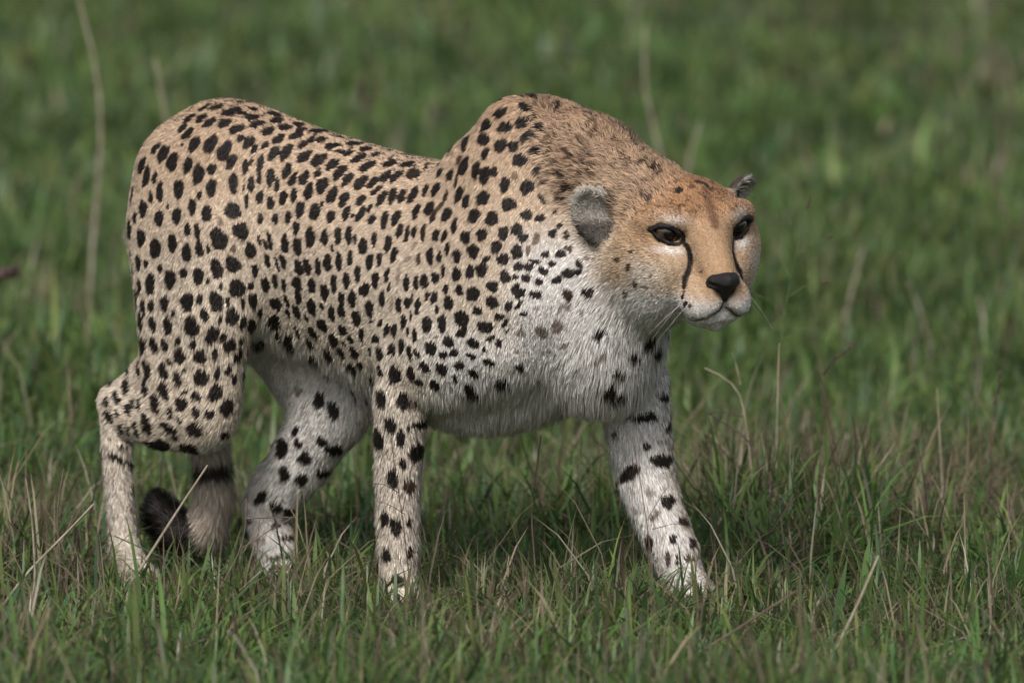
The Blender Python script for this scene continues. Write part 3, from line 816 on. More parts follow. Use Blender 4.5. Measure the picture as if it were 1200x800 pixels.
root = bpy.data.objects.new("cheetah", None)
col.objects.link(root)
root["label"] = "spotted cheetah with black tear lines walking head-low through the short grass"
root["category"] = "cheetah"
body_me = mesh_from("cheetah_body", BW, BQ)
set_attr(body_me, 'coat', 'FLOAT_COLOR', np.concatenate([BC, np.ones((len(BC), 1))], 1))
body_me.materials.append(skin_mat)
body = link("body", body_me, root)

# ------------------------------------------------------------------ fur: short lying strands all over the body
FUR_N = 390000
tri = np.concatenate([BQ[:, [0, 1, 2]], BQ[:, [0, 2, 3]]])
e1, e2 = BW[tri[:, 1]] - BW[tri[:, 0]], BW[tri[:, 2]] - BW[tri[:, 0]]
fn_ = np.cross(e1, e2); area = np.linalg.norm(fn_, axis=1) / 2
facing = -(nrm(fn_) @ VIEW)
hd = BWt['head'] + BWt['face'] + BWt['muzzle'] + BWt['chin'] + BWt['ear'] + BWt['cheek']
wgt = area * np.where(facing > -.25, 1.0, .35) * (1 + 1.2 * hd[tri].mean(1))
pick = rng.choice(len(tri), FUR_N, p=wgt / wgt.sum())
b1, b2 = rng.random(FUR_N), rng.random(FUR_N)
fl_ = b1 + b2 > 1
b1[fl_], b2[fl_] = 1 - b1[fl_], 1 - b2[fl_]
b0 = 1 - b1 - b2
T_ = tri[pick]
FX = BW[T_[:, 0]] * b0[:, None] + BW[T_[:, 1]] * b1[:, None] + BW[T_[:, 2]] * b2[:, None]
FN = nrm(BN[T_[:, 0]] * b0[:, None] + BN[T_[:, 1]] * b1[:, None] + BN[T_[:, 2]] * b2[:, None])
FXb = FX @ BM.T


def bary(A):
    if A.ndim == 1: return A[T_[:, 0]] * b0 + A[T_[:, 1]] * b1 + A[T_[:, 2]] * b2
    return A[T_[:, 0]] * b0[:, None] + A[T_[:, 1]] * b1[:, None] + A[T_[:, 2]] * b2[:, None]


FREG = ({r_: bary(v_) for r_, v_ in BREG[0].items()}, nrm(bary(BREG[1])), bary(BREG[2]))
_dw = FREG[1] @ BM
_dw = nrm(_dw - FN * (_dw * FN).sum(1, keepdims=True))
_ml = np.clip(FREG[2], 0, 16) * .36 / PXM
FC, FW, FD, FL, FK = coat(FXb + (_dw * _ml[:, None]) @ BM.T, FN, FREG)
# none on the eyeballs' sockets, lids, nose or lips
keep = np.ones(FUR_N, bool)
for sg in (1, -1):
    keep &= ((FXb - EYE[sg]) ** 2).sum(1) > (20.5 / PXM) ** 2
    keep &= poly_dist(FXb, MOUTH[sg]) > 2.6 / PXM
keep &= ((FXb - HP(62, 0, -52)) ** 2).sum(1) > (17 / PXM) ** 2
FX, FN, FXb, FC, FD, FL = FX[keep], FN[keep], FXb[keep], FC[keep], FD[keep], FL[keep]
FW = {k_: v_[keep] for k_, v_ in FW.items()}
n_f = len(FX)
D_ = FD @ BM                                   # to world
# long hair under the belly and chest
Nb = FN @ BM.T
und = (FW['torso'] + FW['shoulder'] * .8 + FW['breast'] * .5) * sstep(-Nb[:, 2], .35, .75)
low = FW['torso'] * sstep(.36 - FXb[:, 2], 0, .08) * sstep(FXb[:, 0], -.2, .0)
FL = np.where(FL < 12, FL * .68, FL * .8)
FL = FL + 3.2 * (FW['leg'] + FW['haunch'] * sstep(.42 - FXb[:, 2], 0, .1))
FL = FL + 11 * np.clip(und + low * .15, 0, 1)
D_ = nrm(D_ + np.clip(und, 0, 1)[:, None] * np.array([0, 0, -1.2]))
D_ = nrm(D_ + (FW['torso'] * sstep(FN[:, 2], .4, .9))[:, None] * (HB * -1.0 + UB * .5))
# inside of the ear: longer pale tufts
for sg, (ec, A, L, w) in EARS.items():
    q = (FXb - ec) @ A.T * PXM
    tuft = (FW['ear'] > .5) & (Nb @ A[2] > .2) & (((FXb - ec) ** 2).sum(1) < .07 ** 2)
    tuft &= rng.random(n_f) < .35
    FL = np.where(tuft, 10, FL)
    D_ = np.where(tuft[:, None], nrm((A[0] * .6)[None] @ BM + rng.normal(size=(n_f, 3)) * .45 + FN * .3), D_)
# back edge of fore and hind legs and the crest of the nape carry longer hair
FL *= rng.uniform(.7, 1.25, n_f)
# clumps: slow waves bend neighbouring strands together
wave = np.zeros((n_f, 3))
for wl_, am in ((.045, .10), (.022, .13), (.011, .16), (.006, .12)):
    for j in range(3):
        kv = nrm(rng.normal(size=3)) * (2 * math.pi / wl_)
        wave += am * nrm(rng.normal(size=3)) * np.sin(FX @ kv + rng.uniform(0, 6.28))[:, None]
longw = sstep(FL, 8, 22)
D_ = D_ + wave * (.28 + .9 * longw)[:, None] + rng.normal(size=(n_f, 3)) * .10
D_ = D_ - FN * (D_ * FN).sum(1, keepdims=True)
D_ = nrm(D_)
lift = np.radians(np.clip(rng.normal(20, 6, n_f) + 10 * FW['nape'] + 12 * longw - 6 * (FW['face'] + FW['muzzle']), 8, 55))
lift = lift + (.25 + .5 * sstep(FN[:, 2], .3, .8)) * sstep(FW['nape'], .3, .5) + .45 * FW['tail'] + .12 * FW['leg']
L_ = FL / PXM
sidev = nrm(np.cross(D_, FN) + FN * rng.normal(0, .35, n_f)[:, None])
wd = (.00052 + .00018 * rng.random(n_f)) * (1 - .35 * (FW['face'] + FW['muzzle'])) * (1 - .1 * longw)
p0 = FX - FN * .0008
p1 = FX + (D_ * np.cos(lift)[:, None] + FN * np.sin(lift)[:, None]) * (L_ * .5)[:, None]
grav = np.array([0, 0, -1.0]) * (.10 + .25 * longw)[:, None] * L_[:, None]
p2 = p1 + (D_ * np.cos(lift * .55)[:, None] + FN * np.sin(lift * .55)[:, None]) * (L_ * .5)[:, None] + grav
V = np.empty((n_f, 5, 3), np.float32)
V[:, 0] = p0 - sidev * wd[:, None]; V[:, 1] = p0 + sidev * wd[:, None]
V[:, 2] = p1 - sidev * (wd * .85)[:, None]; V[:, 3] = p1 + sidev * (wd * .85)[:, None]
V[:, 4] = p2
base = (np.arange(n_f) * 5)[:, None]
F3 = np.stack([base + np.array([0, 1, 3]), base + np.array([0, 3, 2]), base + np.array([2, 3, 4])], 1).reshape(-1, 3)
fur_me = mesh_from("cheetah_fur", V.reshape(-1, 3), F3)
br = np.clip(rng.normal(1.0, .19, n_f), .55, 1.45) * (1 + .10 * np.sin(FX @ (nrm(rng.normal(size=3)) * 700)))
br *= np.exp((FW['face'] + FW['head'] + FW['cheek'] + FW['muzzle']) * rng.normal(0, .14, n_f))
FCc = FC * br[:, None]
tk_ = sum(np.sin(FX @ (nrm(rng.normal(size=3)) * 2 * math.pi / w_) + rng.uniform(0, 6.28)) for w_ in (.03, .022, .017, .013, .04))
tick = (FW['nape'] > .3) & (rng.random(n_f) < .06 + .55 * sstep(tk_, .6, 2.2))
FCc[tick] *= .20
mot = sum(np.sin(FX @ (nrm(rng.normal(size=3)) * 2 * math.pi / w_) + rng.uniform(0, 6.28)) for w_ in (.016, .012, .010, .02))
hloc = (FXb - H0) @ HM.T * PXM
dors = FW['torso'] * sstep(FN[:, 2], .62, .92) + FW['haunch'] * sstep(FN[:, 2], .7, .95)
tick3 = rng.random(n_f) < np.clip(dors, 0, 1) * (.10 + .65 * sstep(mot, .2, 1.6))
FCc[tick3] = FCc[tick3] * .12
crown = (FW['head'] + FW['face'] * .6) * sstep(hloc[:, 2], 4, 30)
tick2 = rng.random(n_f) < crown * (.16 + .7 * sstep(mot, .4, 1.6))
FCc[tick2] *= .35
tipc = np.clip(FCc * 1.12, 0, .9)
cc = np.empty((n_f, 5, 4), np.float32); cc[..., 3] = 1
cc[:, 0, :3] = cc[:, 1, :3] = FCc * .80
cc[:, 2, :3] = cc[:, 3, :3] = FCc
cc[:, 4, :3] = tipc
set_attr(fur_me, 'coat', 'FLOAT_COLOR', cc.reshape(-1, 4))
sn = nrm(FN + rng.normal(size=(n_f, 3)) * .16 + D_ * rng.normal(0, .12, n_f)[:, None])
sv = np.repeat(sn[:, None], 5, 1)
set_attr(fur_me, 'shade_normal', 'FLOAT_VECTOR', sv.reshape(-1, 3))
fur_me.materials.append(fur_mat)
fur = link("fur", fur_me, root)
fur["kind"] = "stuff"

# ------------------------------------------------------------------ eyes, lids, nose, whiskers
def prims_mesh(name, build, vox, iso=0.0, smooth=3):
    """run build() with an empty primitive list and skin the result"""
    global PR
    keep_, PR = PR, []
    build()
    prims, PR = PR, keep_
    Dg, l0 = sdf_grid(prims, vox)
    V, Q = surface_nets(Dg, l0, vox, iso)
    V = smooth_mesh(V, Q, smooth)
    return mesh_from(name, V @ BM, Q)


dark_skin, nt, bs = new_mat("dark_skin")
bs.inputs['Base Color'].default_value = (.012, .010, .010, 1)
bs.inputs['Roughness'].default_value = .6
bs.inputs['Specular IOR Level'].default_value = .25
nose_mat, nt, bs = new_mat("nose_skin")
nz = nt.nodes.new('ShaderNodeTexVoronoi'); nz.inputs['Scale'].default_value = 900.0
bp = nt.nodes.new('ShaderNodeBump'); bp.inputs['Strength'].default_value = .5; bp.inputs['Distance'].default_value = .0006
nt.links.new(nz.outputs['Distance'], bp.inputs['Height']); nt.links.new(bp.outputs['Normal'], bs.inputs['Normal'])
bs.inputs['Base Color'].default_value = (.007, .006, .006, 1)
bs.inputs['Roughness'].default_value = .42
bs.inputs['Specular IOR Level'].default_value = .35

eye_mat, nt, bs = new_mat("eye")
a = attr_node(nt, 'iris')
rp = nt.nodes.new('ShaderNodeValToRGB')
el = rp.color_ramp.elements
el[0].position = 0.0; el[0].color = (.004, .003, .003, 1)
el[1].position = 1.0; el[1].color = (.03, .02, .015, 1)
for pos, cl in ((.23, (.004, .003, .003, 1)), (.28, (.04, .020, .009, 1)), (.45, (.085, .043, .018, 1)), (.58, (.035, .018, .008, 1)), (.66, (.015, .01, .008, 1))):
    e = el.new(pos); e.color = cl
nt.links.new(a.outputs['Fac'], rp.inputs['Fac'])
nt.links.new(rp.outputs['Color'], bs.inputs['Base Color'])
bs.inputs['Roughness'].default_value = .06
bs.inputs['Coat Weight'].default_value = .6

GAZE = nrm(HM[0] + HM[1] * .05 + HM[2] * -.02)
for sg in (1, -1):
    nu, nv = 48, 32
    g = nrm(GAZE + sg * HM[1] * .10)
    t1 = nrm(np.cross(g, UB)); t2 = np.cross(g, t1)
    V = []
    for i in range(nv + 1):
        th = math.pi * i / nv
        bulge = 1.0 + .05 * max(0, 1 - th / .7)
        for j in range(nu):
            ph = 2 * math.pi * j / nu
            V.append(EYE[sg] + (EYER / PXM) * bulge * (g * math.cos(th) + (t1 * math.cos(ph) + t2 * math.sin(ph)) * math.sin(th)))
    V = np.array(V) @ BM
    Q = [(i * nu + j, i * nu + (j + 1) % nu, (i + 1) * nu + (j + 1) % nu, (i + 1) * nu + j) for i in range(nv) for j in range(nu)]
    me = mesh_from("eye", V, np.array(Q))
    set_attr(me, 'iris', 'FLOAT', np.repeat(np.arange(nv + 1) / nv * math.pi / 1.35, nu))
    me.materials.append(eye_mat)
    link("eye", me, root)

    def lids():
        for q, r_ in zip(LIDS[sg], (2.9, 2.0)):
            for i in range(4):
                cap(q[i], r_ if 0 < i else r_ * .6, q[i + 1], r_ if i < 3 else r_ * .7, 3, 1.0, 'lid', back, 1)
    me = prims_mesh("eyelid", lids, .0013)
    me.materials.append(dark_skin)
    link("eyelid", me, root)


def nose_build():
    ell(HP(57, 0, -44), (12, 18.5, 9.5), HM, 6)
    cap(HP(63, 0, -48), 11, HP(61, 0, -67), 4.0, 8)
    for s_ in (1, -1):
        cap(HP(60, s_ * 11, -47), 8, HP(56, s_ * 15, -49), 6, 5)
        cap(HP(76, s_ * 8, -53), 3.2, HP(62, s_ * 20, -48), 3.0, 3, sub=True)


me = prims_mesh("nose", nose_build, .0011, 0, 2)
me.materials.append(nose_mat)
link("nose", me, root)

def smooth_poly_l(pts, n=22):
    t = np.concatenate([[0], np.cumsum(np.linalg.norm(np.diff(pts, axis=0), axis=1))])
    return np.stack([np.interp(np.linspace(0, t[-1] * .92, n), t, pts[:, i]) for i in range(3)], 1)


whisk_mat, nt, bs = new_mat("whisker")
bs.inputs['Base Color'].default_value = (.75, .73, .70, 1)
bs.inputs['Roughness'].default_value = .4


def tube(pts, radii, sides=5):
    pts = np.asarray(pts, float); n = len(pts)
    tg = nrm(np.gradient(pts, axis=0))
    ref = np.array([.31, .77, .55])
    V = []
    for i in range(n):
        a_ = nrm(np.cross(tg[i], ref)); b_ = np.cross(tg[i], a_)
        for j in range(sides):
            ph = 2 * math.pi * j / sides
            V.append(pts[i] + radii[i] * (a_ * math.cos(ph) + b_ * math.sin(ph)))
    Q = [(i * sides + j, i * sides + (j + 1) % sides, (i + 1) * sides + (j + 1) % sides, (i + 1) * sides + j) for i in range(n - 1) for j in range(sides)]
    return np.array(V), np.array(Q)


for sg in (1, -1):
    for k in range(4):
        rr = random.Random(50 + k + sg)
        p0 = np.array([48 - 7 * (k % 4), 30 + 2 * (k % 4), -62 - 9 * (k // 3) - rr.uniform(0, 4)])
        dv = np.array([-.15 + rr.uniform(-.3, .3), 1.0, -.8 + rr.uniform(-.3, .1)])
        L = rr.uniform(26, 48)
        pts = [HP(*(np.array([1, sg, 1]) * (p0 + dv * L * t + np.array([-.15, 0, -.25]) * L * t * t))) @ BM for t in np.linspace(0, 1, 7)]
        V, Q = tube(pts, np.linspace(.00013, .00005, 7), 4)
        me = mesh_from("whisker", V, Q)
        me.materials.append(whisk_mat)
        link("whisker", me, root)

lip_mat, nt, bs = new_mat('lip_skin')
bs.inputs['Base Color'].default_value = (.045, .035, .032, 1)
bs.inputs['Roughness'].default_value = .7
# the dark lip line and the groove under the nose
for sg in (1, -1):
    L_pts = []
    for q in smooth_poly_l(np.concatenate([[HP(66, 0, -60)], MOUTH[sg]]) if sg == 1 else MOUTH[sg]):
        c, n, fi, d = bvh.find_nearest(Vector(q @ BM))
        n = np.array(n)
        L_pts.append(np.array(c) + n * .0012)
    V, Q = tube(L_pts, np.linspace(.0011, .0003, len(L_pts)), 6)
    me = mesh_from("lip", V, Q)
    me.materials.append(lip_mat)
    link("lip", me, root)

# ------------------------------------------------------------------ ground
FW_ = {k_: v_ @ BM for k_, v_ in FEET.items()}
FPX = np.array([v_[:2] for v_ in FW_.values()]); FPZ = np.array([v_[2] for v_ in FW_.values()])
_K = np.exp(-((FPX[:, None] - FPX[None]) ** 2).sum(-1) / (2 * .22 ** 2))
_C = np.linalg.solve(_K + np.eye(4) * 1e-4, FPZ + .004)
_tw = [(nrm(rng.normal(size=2)) * 2 * math.pi / w_, rng.uniform(0, 6.28), a_) for w_, a_ in ((2.7, .012), (1.9, .010), (1.1, .006), (.6, .004), (6.0, .03), (11., .05))]


def terrain(x, y):
    p = np.stack([x, y], -1)
    z = np.zeros(np.shape(x))
    near = np.exp(-(((p[..., None, :] - FPX) ** 2).sum(-1)) / (2 * .22 ** 2))
    fade = 1 - np.exp(-((p - FPX.mean(0)) ** 2).sum(-1) / .9)
    for kv, ph, a_ in _tw:
        z = z + a_ * np.sin(p @ kv + ph) * fade
    return z + near @ _C


def spaced(lo_, hi_, step, far):
    c = list(np.arange(lo_, hi_ + 1e-6, step))
    s_, x = step, hi_
    while x < far:
        s_ *= 1.35; x += s_; c.append(x)
    s_, x = step, lo_
    while x > -far:
        s_ *= 1.35; x -= s_; c.insert(0, x)
    return np.array(c)


gx, gy = spaced(-3.2, 3.2, .06, 1400), spaced(-3.0, 10.0, .06, 1400)
GXX, GYY = np.meshgrid(gx, gy, indexing='ij')
farw = np.exp(-(np.maximum(np.abs(GXX) - 10, 0) + np.maximum(np.abs(GYY) - 20, 0)) / 30)
GZ = terrain(GXX, GYY) * farw
V = np.stack([GXX, GYY, GZ], -1).reshape(-1, 3)
nx_, ny_ = len(gx), len(gy)
ii, jj = np.meshgrid(np.arange(nx_ - 1), np.arange(ny_ - 1), indexing='ij')
q0 = (ii * ny_ + jj).ravel()
Q = np.stack([q0, q0 + ny_, q0 + ny_ + 1, q0 + 1], 1)
me = mesh_from("ground", V, Q)
soil, nt, bs = new_mat("soil")
tc = nt.nodes.new('ShaderNodeTexCoord')
n1 = nt.nodes.new('ShaderNodeTexNoise'); n1.inputs['Scale'].default_value = 26.0; n1.inputs['Detail'].default_value = 8
n2 = nt.nodes.new('ShaderNodeTexNoise'); n2.inputs['Scale'].default_value = 1.2; n2.inputs['Detail'].default_value = 4
r1 = nt.nodes.new('ShaderNodeValToRGB')
r1.color_ramp.elements[0].position = .35; r1.color_ramp.elements[0].color = (.026, .036, .013, 1)
r1.color_ramp.elements[1].position = .68; r1.color_ramp.elements[1].color = (.060, .075, .028, 1)
e = r1.color_ramp.elements.new(.78); e.color = (.085, .068, .042, 1)
mxs = nt.nodes.new('ShaderNodeMath'); mxs.operation = 'MULTIPLY_ADD'; mxs.inputs[1].default_value = .6; mxs.inputs[2].default_value = 0
ad = nt.nodes.new('ShaderNodeMath'); ad.operation = 'MULTIPLY_ADD'; ad.inputs[1].default_value = .4
nt.links.new(tc.outputs['Object'], n1.inputs['Vector']); nt.links.new(tc.outputs['Object'], n2.inputs['Vector'])
nt.links.new(n1.outputs['Fac'], mxs.inputs[0]); nt.links.new(n2.outputs['Fac'], ad.inputs[0]); nt.links.new(mxs.outputs[0], ad.inputs[2])
nt.links.new(ad.outputs[0], r1.inputs['Fac']); nt.links.new(r1.outputs['Color'], bs.inputs['Base Color'])
bs.inputs['Roughness'].default_value = .95
bm_ = nt.nodes.new('ShaderNodeBump'); bm_.inputs['Strength'].default_value = .8; bm_.inputs['Distance'].default_value = .02
nt.links.new(n1.outputs['Fac'], bm_.inputs['Height']); nt.links.new(bm_.outputs['Normal'], bs.inputs['Normal'])
me.materials.append(soil)
ground = link("ground", me)
ground["kind"] = "structure"

# ------------------------------------------------------------------ grass
grass_mat = bpy.data.materials.new("grass"); grass_mat.use_nodes = True
nt = grass_mat.node_tree; nt.nodes.clear()
a = attr_node(nt, 'tint')
df = nt.nodes.new('ShaderNodeBsdfDiffuse'); tr = nt.nodes.new('ShaderNodeBsdfTranslucent'); gl = nt.nodes.new('ShaderNodeBsdfGlossy')
gl.inputs['Roughness'].default_value = .45; gl.inputs['Color'].default_value = (.8, .85, .8, 1)
m1 = nt.nodes.new('ShaderNodeMixShader'); m1.inputs[0].default_value = .38
m2 = nt.nodes.new('ShaderNodeMixShader'); m2.inputs[0].default_value = .025
ou = nt.nodes.new('ShaderNodeOutputMaterial')
nt.links.new(a.outputs['Color'], df.inputs['Color']); nt.links.new(a.outputs['Color'], tr.inputs['Color'])
nt.links.new(df.outputs[0], m1.inputs[1]); nt.links.new(tr.outputs[0], m1.inputs[2])
nt.links.new(m1.outputs[0], m2.inputs[1]); nt.links.new(gl.outputs[0], m2.inputs[2]); nt.links.new(m2.outputs[0], ou.inputs['Surface'])


def field(p, seed, wl):
    r_ = np.random.default_rng(seed)
    z = 0
    for i in range(7):
        z = z + np.sin(p @ (nrm(r_.normal(size=2)) * 2 * math.pi / (wl * r_.uniform(.6, 1.6))) + r_.uniform(0, 6.28))
    return z / 2.6


def gpt(px, py, z=0.0):
    """the place on level ground z seen at a photo pixel"""
    d = ray(px, py)
    t = (z - CAM[2]) / d[2]
    return CAM + t * d


def blades(n, x0, x1, y0, y1, hmean, wmean, segs, seed, dry=.10, fan=0.0, clump=.5, stemmy=False):
    r_ = np.random.default_rng(seed)
    yy = r_.uniform(y0, y1, n * 3)
    cx = (yy + 14) / 14
    xx = r_.uniform(x0, x1, n * 3) * (cx if fan else 1)
    p = np.stack([xx, yy], 1)
    dens = np.clip(.55 + clump * .5 * field(p, 3, .16) + clump * .35 * field(p, 4, .5), .08, 1)
    p = p[r_.random(len(p)) < dens][:n]
    n = len(p)
    # leave the paws standing on the ground
    near = (((p[:, None] - FPX[None]) ** 2).sum(-1)).min(1)
    p = p[near > .030 ** 2]; n = len(p)
    drf = field(p, 7, .45) * .6 + field(p, 8, 1.3) * .6
    for gx_, gy_, sx, sy, am in DRYSPOTS:
        drf = drf + am * np.exp(-((p[:, 0] - gx_) / sx) ** 2 - ((p[:, 1] - gy_) / sy) ** 2)
    hf = .7 * field(p, 9, .35) + .6 * field(p, 10, .12)
    for gx_, gy_, sx, sy, am in TALLSPOTS:
        hf = hf + am * np.exp(-((p[:, 0] - gx_) / sx) ** 2 - ((p[:, 1] - gy_) / sy) ** 2)
    L = hmean * np.exp(r_.normal(0, .38, n)) * np.clip(1 + .35 * hf, .45, 2.4)
    L = np.minimum(L, .17 + .05 * r_.random(n))
    # short where the paws come down
    L *= np.clip(.45 + (np.sqrt((((p[:, None] - FPX[None]) ** 2).sum(-1)).min(1)) - .03) / .20, .42, 1)
    az = r_.uniform(0, 2 * math.pi, n) + .5 * field(p, 12, .6)
    bend = np.clip(r_.gamma(2.2, .56, n), .05, 2.2)
    dirv = np.stack([np.cos(az), np.sin(az), np.zeros(n)], 1)
    up = np.array([0, 0, 1.0])
    root_ = np.stack([p[:, 0], p[:, 1], terrain(p[:, 0], p[:, 1]) - .004], 1)
    wv = np.stack([-np.sin(az + r_.normal(0, .5, n)), np.cos(az), np.zeros(n)], 1)
    w = wmean * np.exp(r_.normal(0, .3, n))
    isdry = r_.random(n) < np.clip(dry * (1 + 1.1 * drf), .01, .8)
    w = np.where(isdry, w * .62, w)
    L = np.where(isdry, L * r_.uniform(.8, 1.35, n), L)
    if stemmy:
        isdry[:] = True
        bend = np.clip(bend * r_.uniform(.4, 2.0, n), .05, 2.4)
    ts = {3: (0, .38, .74, 1.0), 2: (0, .55, 1.0)}[segs]
    wf = {3: (.75, 1.0, .72, 0), 2: (.9, .9, 0)}[segs]
    rows = []
    for t, f_ in zip(ts, wf):
        c = root_ + up * (L * (t - .34 * bend * t * t))[:, None] + dirv * (L * bend * .62 * t ** 1.7)[:, None]
        c[:, 2] = np.maximum(c[:, 2], root_[:, 2] + .004 + .01 * t)
        if f_ == 0: rows.append(c[:, None])
        else: rows.append(np.stack([c - wv * (w * f_ / 2)[:, None], c + wv * (w * f_ / 2)[:, None]], 1))
    V = np.concatenate(rows, 1)
    m = V.shape[1]
    b_ = (np.arange(n) * m)[:, None]
    fs = []
    for k in range(segs):
        o = 2 * k
        if k < segs - 1: fs += [[o, o + 1, o + 3], [o, o + 3, o + 2]]
        else: fs += [[o, o + 1, o + 2]]
    F = np.stack([b_ + np.array(f_) for f_ in fs], 1).reshape(-1, 3)
    pal = np.array([(.070, .140, .038), (.096, .168, .044), (.054, .120, .044), (.128, .198, .052), (.070, .124, .056), (.168, .205, .060)])
    c = pal[r_.choice(6, n, p=[.25, .23, .16, .16, .09, .11])] * np.exp(r_.normal(0, .20, n))[:, None]
    c *= (1 + .16 * field(p, 15, .8))[:, None]
    dpal = np.array([(.30, .245, .165), (.20, .155, .105), (.13, .095, .07), (.36, .32, .25), (.10, .062, .055)])
    cd = dpal[r_.choice(5, n, p=[.22, .28, .22, .08, .20])] * np.exp(r_.normal(0, .18, n))[:, None]
    c = np.where(isdry[:, None], cd, c)
    mixd = np.clip(r_.normal(.0, .12, n) + .10 * drf, 0, .6)[:, None]
    c = c * (1 - mixd) + np.array([.17, .15, .075]) * mixd
    cc = np.ones((n, m, 4), np.float32)
    cc[..., :3] = c[:, None]
    cc[:, -1, :3] = c * .7 + np.array([.16, .15, .07]) * .3
    return V.reshape(-1, 3), F, cc.reshape(-1, 4)


DRYSPOTS, TALLSPOTS = [], []
for px, py, sx, sy, am in ((60, 620, .20, .30, 3.0), (960, 580, .28, .35, 2.8), (620, 610, .10, .2, 1.2), (1130, 620, .2, .3, 2.2), (120, 740, .3, .2, 1.8), (540, 740, .2, .2, 1.2), (1000, 760, .3, .2, .9), (1060, 30, .3, .6, 1.5), (120, 380, .25, .5, 1.2)):
    g_ = gpt(px, py); DRYSPOTS.append((g_[0], g_[1], sx, sy, am))
for px, py, sx, sy, am in ((930, 640, .22, .22, 2.6), (870, 620, .10, .16, 1.5), (80, 660, .15, .2, 1.2), (620, 640, .12, .2, .8), (700, 640, .1, .2, .8)):
    g_ = gpt(px, py); TALLSPOTS.append((g_[0], g_[1], sx, sy, am))

sets = [blades(112000, -1.2, 1.2, -1.5, 1.5, .053, .0042, 3, 21, .13, 0),
        blades(5200, -1.2, 1.2, -1.5, 1.5, .11, .0022, 3, 31, .15, 0, .8, True),
        blades(1100, gpt(835, 660)[0], gpt(1030, 660)[0], gpt(900, 690)[1], gpt(900, 625)[1], .088, .0044, 3, 33, .25, 0),
        blades(420, gpt(820, 660)[0], gpt(1180, 660)[0], gpt(900, 700)[1], gpt(900, 620)[1], .095, .0024, 3, 34, .2, 0, .8, True),
        blades(300, gpt(-30, 660)[0], gpt(130, 660)[0], gpt(60, 720)[1], gpt(60, 640)[1], .10, .0026, 3, 35, .2, 0, .8, True),
        blades(92000, -1.35, 1.35, 1.5, 4.6, .055, .0056, 2, 22, .10, 1),
        blades(90000, -1.6, 1.6, 4.6, 15.0, .052, .0100, 2, 23, .08, 1),
        blades(1500, -1.5, 1.5, 1.5, 14.0, .15, .0035, 2, 32, .15, 1, .8, True),
        blades(9000, -4.5, -1.2, -3.0, 4.6, .085, .009, 2, 24, .10, 0),
        blades(9000, 1.2, 4.5, -3.0, 4.6, .085, .009, 2, 25, .10, 0),
        blades(26000, -8, 8, 14, 40.0, .07, .02, 2, 26, .08, 1),
        blades(16000, -7, -1.5, 4.6, 15.0, .06, .012, 2, 27, .08, 1),
        blades(16000, 1.5, 7, 4.6, 15.0, .06, .012, 2, 28, .08, 1)]
off, Vs, Fs, Cs = 0, [], [], []
for V, F, C_ in sets:
    Vs.append(V); Fs.append(F + off); Cs.append(C_); off += len(V)
me = mesh_from("grass", np.concatenate(Vs), np.concatenate(Fs))
set_attr(me, 'tint', 'FLOAT_COLOR', np.concatenate(Cs))
me.materials.append(grass_mat)
grass = link("grass", me)
grass["kind"] = "stuff"
grass["label"] = "short green savanna grass mixed with dry blades"
grass["category"] = "grass"

# ------------------------------------------------------------------ single stems that stand out of the grass
def stem_mat(name, c0, c1):
    m, nt, bs = new_mat(name)
    nz = nt.nodes.new('ShaderNodeTexNoise'); nz.inputs['Scale'].default_value = 60.0; nz.inputs['Detail'].default_value = 5
    rp = nt.nodes.new('ShaderNodeValToRGB')
    rp.color_ramp.elements[0].position = .35; rp.color_ramp.elements[0].color = (*c0, 1)
    rp.color_ramp.elements[1].position = .7; rp.color_ramp.elements[1].color = (*c1, 1)
    tc = nt.nodes.new('ShaderNodeTexCoord')
    nt.links.new(tc.outputs['Object'], nz.inputs['Vector']); nt.links.new(nz.outputs['Fac'], rp.inputs['Fac'])
    nt.links.new(rp.outputs['Color'], bs.inputs['Base Color'])
    bs.inputs['Roughness'].default_value = .8
    return m


STRAW = stem_mat("straw", (.22, .18, .125), (.36, .31, .24))
BRST = stem_mat("brown_stem", (.085, .058, .042), (.17, .125, .09))
PURP = stem_mat("purple_stem", (.055, .030, .032), (.12, .07, .06))
GRST = stem_mat("green_stem", (.06, .10, .03), (.12, .15, .06))


def at_depth(px, py, Y):
    d = ray(px, py)
    return CAM + d * ((Y - CAM[1]) / d[1])


def smooth_poly(pts, n=14):
    pts = np.array(pts, float)
    t = np.concatenate([[0], np.cumsum(np.linalg.norm(np.diff(pts, axis=0), axis=1))])
    q = np.stack([np.interp(np.linspace(0, t[-1], n), t, pts[:, i]) for i in range(pts.shape[1])], 1)
    for _ in range(2):
        q[1:-1] = .25 * q[:-2] + .5 * q[1:-1] + .25 * q[2:]
    return q


